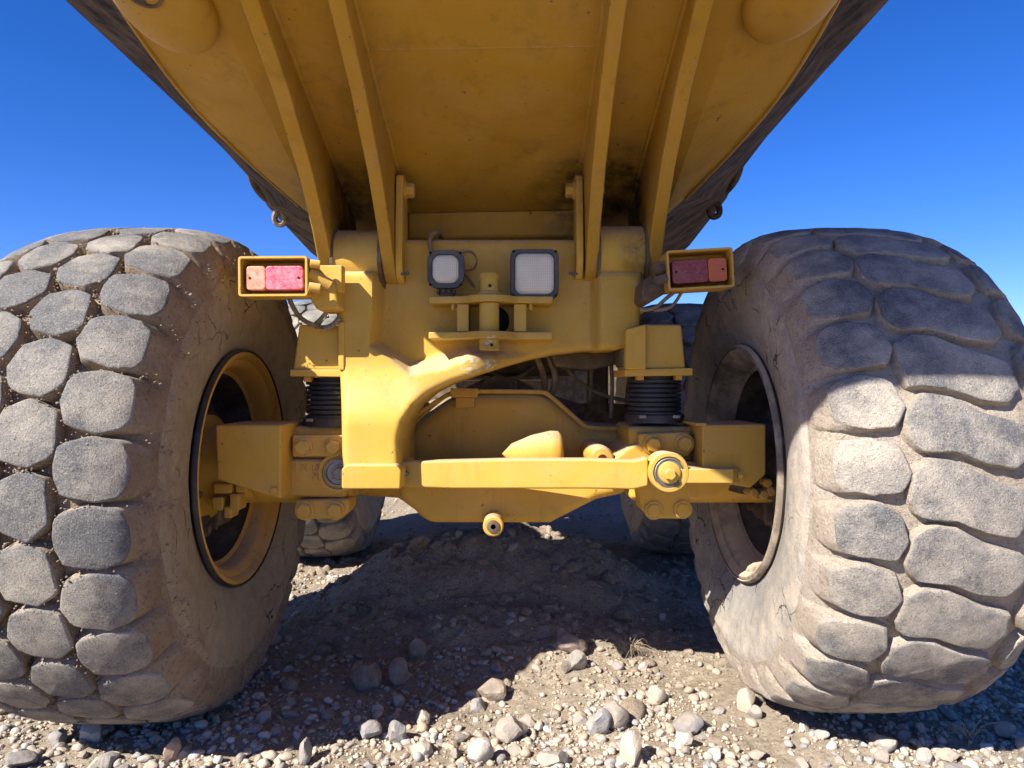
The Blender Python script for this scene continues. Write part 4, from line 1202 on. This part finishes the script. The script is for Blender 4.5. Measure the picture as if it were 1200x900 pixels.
# loose gravel too small to count
base = []
for k in range(16):
    bm = bmesh.new(); bmesh.ops.create_icosphere(bm, subdivisions=1 if k % 2 else 2, radius=1)
    rs = random.Random(k+50)
    pl = [(Vector((rs.gauss(0, 1), rs.gauss(0, 1), rs.gauss(0, 1))).normalized(), rs.uniform(.55, .9)) for _ in range(6)]
    vs = []
    for v in bm.verts:
        q = v.co.copy()
        for n_, d in pl:
            if q.dot(n_) > d: q -= n_*(q.dot(n_)-d)
        vs.append(q)
    base.append((np.array(vs), np.array([[x.index for x in f.verts] for f in bm.faces]))); bm.free()
PAL = np.array([(.48, .43, .36), (.38, .37, .36), (.56, .51, .44), (.27, .27, .28), (.48, .41, .32), (.42, .34, .27), (.60, .57, .52), (.34, .33, .33), (.46, .37, .27), (.40, .31, .23)])
V, F, C = [], [], []; off = 0; made = 0
while made < 24000:
    q = random.random()
    if q < .58: Y = random.uniform(1.2, 2.5)
    elif q < .85: Y = random.uniform(1.9, 3.6)
    else: Y = random.uniform(3.2, 6.5)
    x = random.uniform(-.80, .80)*max(Y, 1.9)
    dens = noise.noise(Vector((x*2.1, Y*2.1, 5.0)))*.9 + .62
    if 2.2 < Y < 4 and abs(x) < .8: dens *= .45
    if random.random() > dens: continue
    r = min(.017, .0022 + random.expovariate(1/.0036))
    big = r > .008
    bvv, bff = base[random.randrange(0, 16, 2)] if big else base[random.randrange(1, 16, 2)]
    R = np.array(Matrix.Rotation(random.uniform(0, 6.28), 3, 'Z') @ Matrix.Rotation(random.uniform(-.7, .7), 3, 'X'))
    vv = (bvv*np.array([random.uniform(.8, 1.35), random.uniform(.7, 1.1), random.uniform(.5, .85)])*r) @ R.T
    vv = vv + np.array([x, Y, height(x, Y) + r*.3])
    V.append(vv); F.append(bff+off); off += len(vv)
    cc = PAL[random.randrange(10)]*random.uniform(.65, 1.05)
    kd = .75 if r < .006 else (.5 if r < .010 else .25)
    cc = cc*(1-kd) + np.array([.46, .365, .262])*random.uniform(.75, 1.1)*kd
    if 2.2 < Y < 4 and abs(x) < .8: cc = cc*.45 + np.array([.36, .275, .19])*.5*random.uniform(.7, 1)  # shade under the truck put into the gravel colour, along with soil dust
    C.append(np.tile(np.append(cc, 1.0), (len(vv), 1))); made += 1
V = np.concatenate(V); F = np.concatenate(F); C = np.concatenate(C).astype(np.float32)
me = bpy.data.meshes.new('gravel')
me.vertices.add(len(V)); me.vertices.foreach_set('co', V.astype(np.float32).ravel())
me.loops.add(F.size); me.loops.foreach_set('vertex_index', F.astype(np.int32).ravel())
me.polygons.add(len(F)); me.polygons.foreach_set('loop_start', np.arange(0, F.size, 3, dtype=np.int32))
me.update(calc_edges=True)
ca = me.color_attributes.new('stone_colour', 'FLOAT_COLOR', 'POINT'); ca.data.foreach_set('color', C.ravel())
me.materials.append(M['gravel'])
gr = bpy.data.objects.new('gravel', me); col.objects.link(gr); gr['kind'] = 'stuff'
gr['label'] = 'loose pale gravel strewn over the dry soil'; gr['category'] = 'gravel'

# crumbled clods of soil on the mound and along the ruts
V, F = [], []; off = 0; made = 0
while made < 2600:
    Y = random.uniform(2.0, 4.3); x = random.uniform(-.75, .75)*min(Y, 2.6)
    dens = .9*sstep(2.2, 2.7, Y) + .18
    if random.random() > dens: continue
    r = min(.045, .006 + random.expovariate(1/.008))
    bvv, bff = base[random.randrange(0, 16, 2)]
    R_ = np.array(Matrix.Rotation(random.uniform(0, 6.28), 3, 'Z') @ Matrix.Rotation(random.uniform(-.7, .7), 3, 'X'))
    jit = 1 + rng.normal(0, .07, (len(bvv), 1))
    vv = (bvv*jit*np.array([random.uniform(.8, 1.35), random.uniform(.7, 1.1), random.uniform(.5, .8)])*r) @ R_.T + np.array([x, Y, height(x, Y) + r*.12])
    V.append(vv); F.append(bff+off); off += len(vv); made += 1
V = np.concatenate(V); F = np.concatenate(F)
me = bpy.data.meshes.new('soil_clods')
me.vertices.add(len(V)); me.vertices.foreach_set('co', V.astype(np.float32).ravel())
me.loops.add(F.size); me.loops.foreach_set('vertex_index', F.astype(np.int32).ravel())
me.polygons.add(len(F)); me.polygons.foreach_set('loop_start', np.arange(0, F.size, 3, dtype=np.int32))
me.update(calc_edges=True); me.materials.append(M['ground'])
o = bpy.data.objects.new('soil_clods', me); col.objects.link(o); o['kind'] = 'stuff'
o['label'] = 'crumbled brown soil clods on the mound between the wheels'; o['category'] = 'soil'

# dry weeds
def weed(px, py, spread, hgt, n, label, flat):
    g = ground_at(px, py); rs = random.Random(int(px))
    t = bpy.data.objects.new('dry_weed', None); t.location = g; t['_off'] = tuple(g); t.empty_display_size = .05
    col.objects.link(t); t['label'] = label; t['category'] = 'weed'
    for k in range(n):
        a = rs.uniform(0, 6.28); L = rs.uniform(.5, 1.0)
        d = Vector((math.cos(a)*spread*L, math.sin(a)*spread*L*.6, hgt*rs.uniform(.2, 1)))
        p0 = g + Vector((rs.uniform(-.01, .01), rs.uniform(-.01, .01), 0))
        j = lambda s: Vector((rs.uniform(-s, s), rs.uniform(-s, s), rs.uniform(-s, s)))
        pts = [p0, p0 + d*.4 + Vector((0, 0, hgt*.25)) + j(.006), p0 + d*.75 + Vector((0, 0, hgt*.15)) + j(.01), p0 + d + j(.012) - Vector((0, 0, flat*hgt*.4))]
        MB().tube(pts, rs.uniform(.0009, .0018), 5, .0004).build('stem', M['straw'], t)
weed(737, 770, .085, .07, 46, 'tuft of dry straw-coloured weed at the shadow edge', 1)
weed(1135, 868, .09, .07, 16, 'sparse pale dry weed in front of the right tyre', .3)

for o in scene.objects:
    if '_off' in o.keys(): del o['_off']
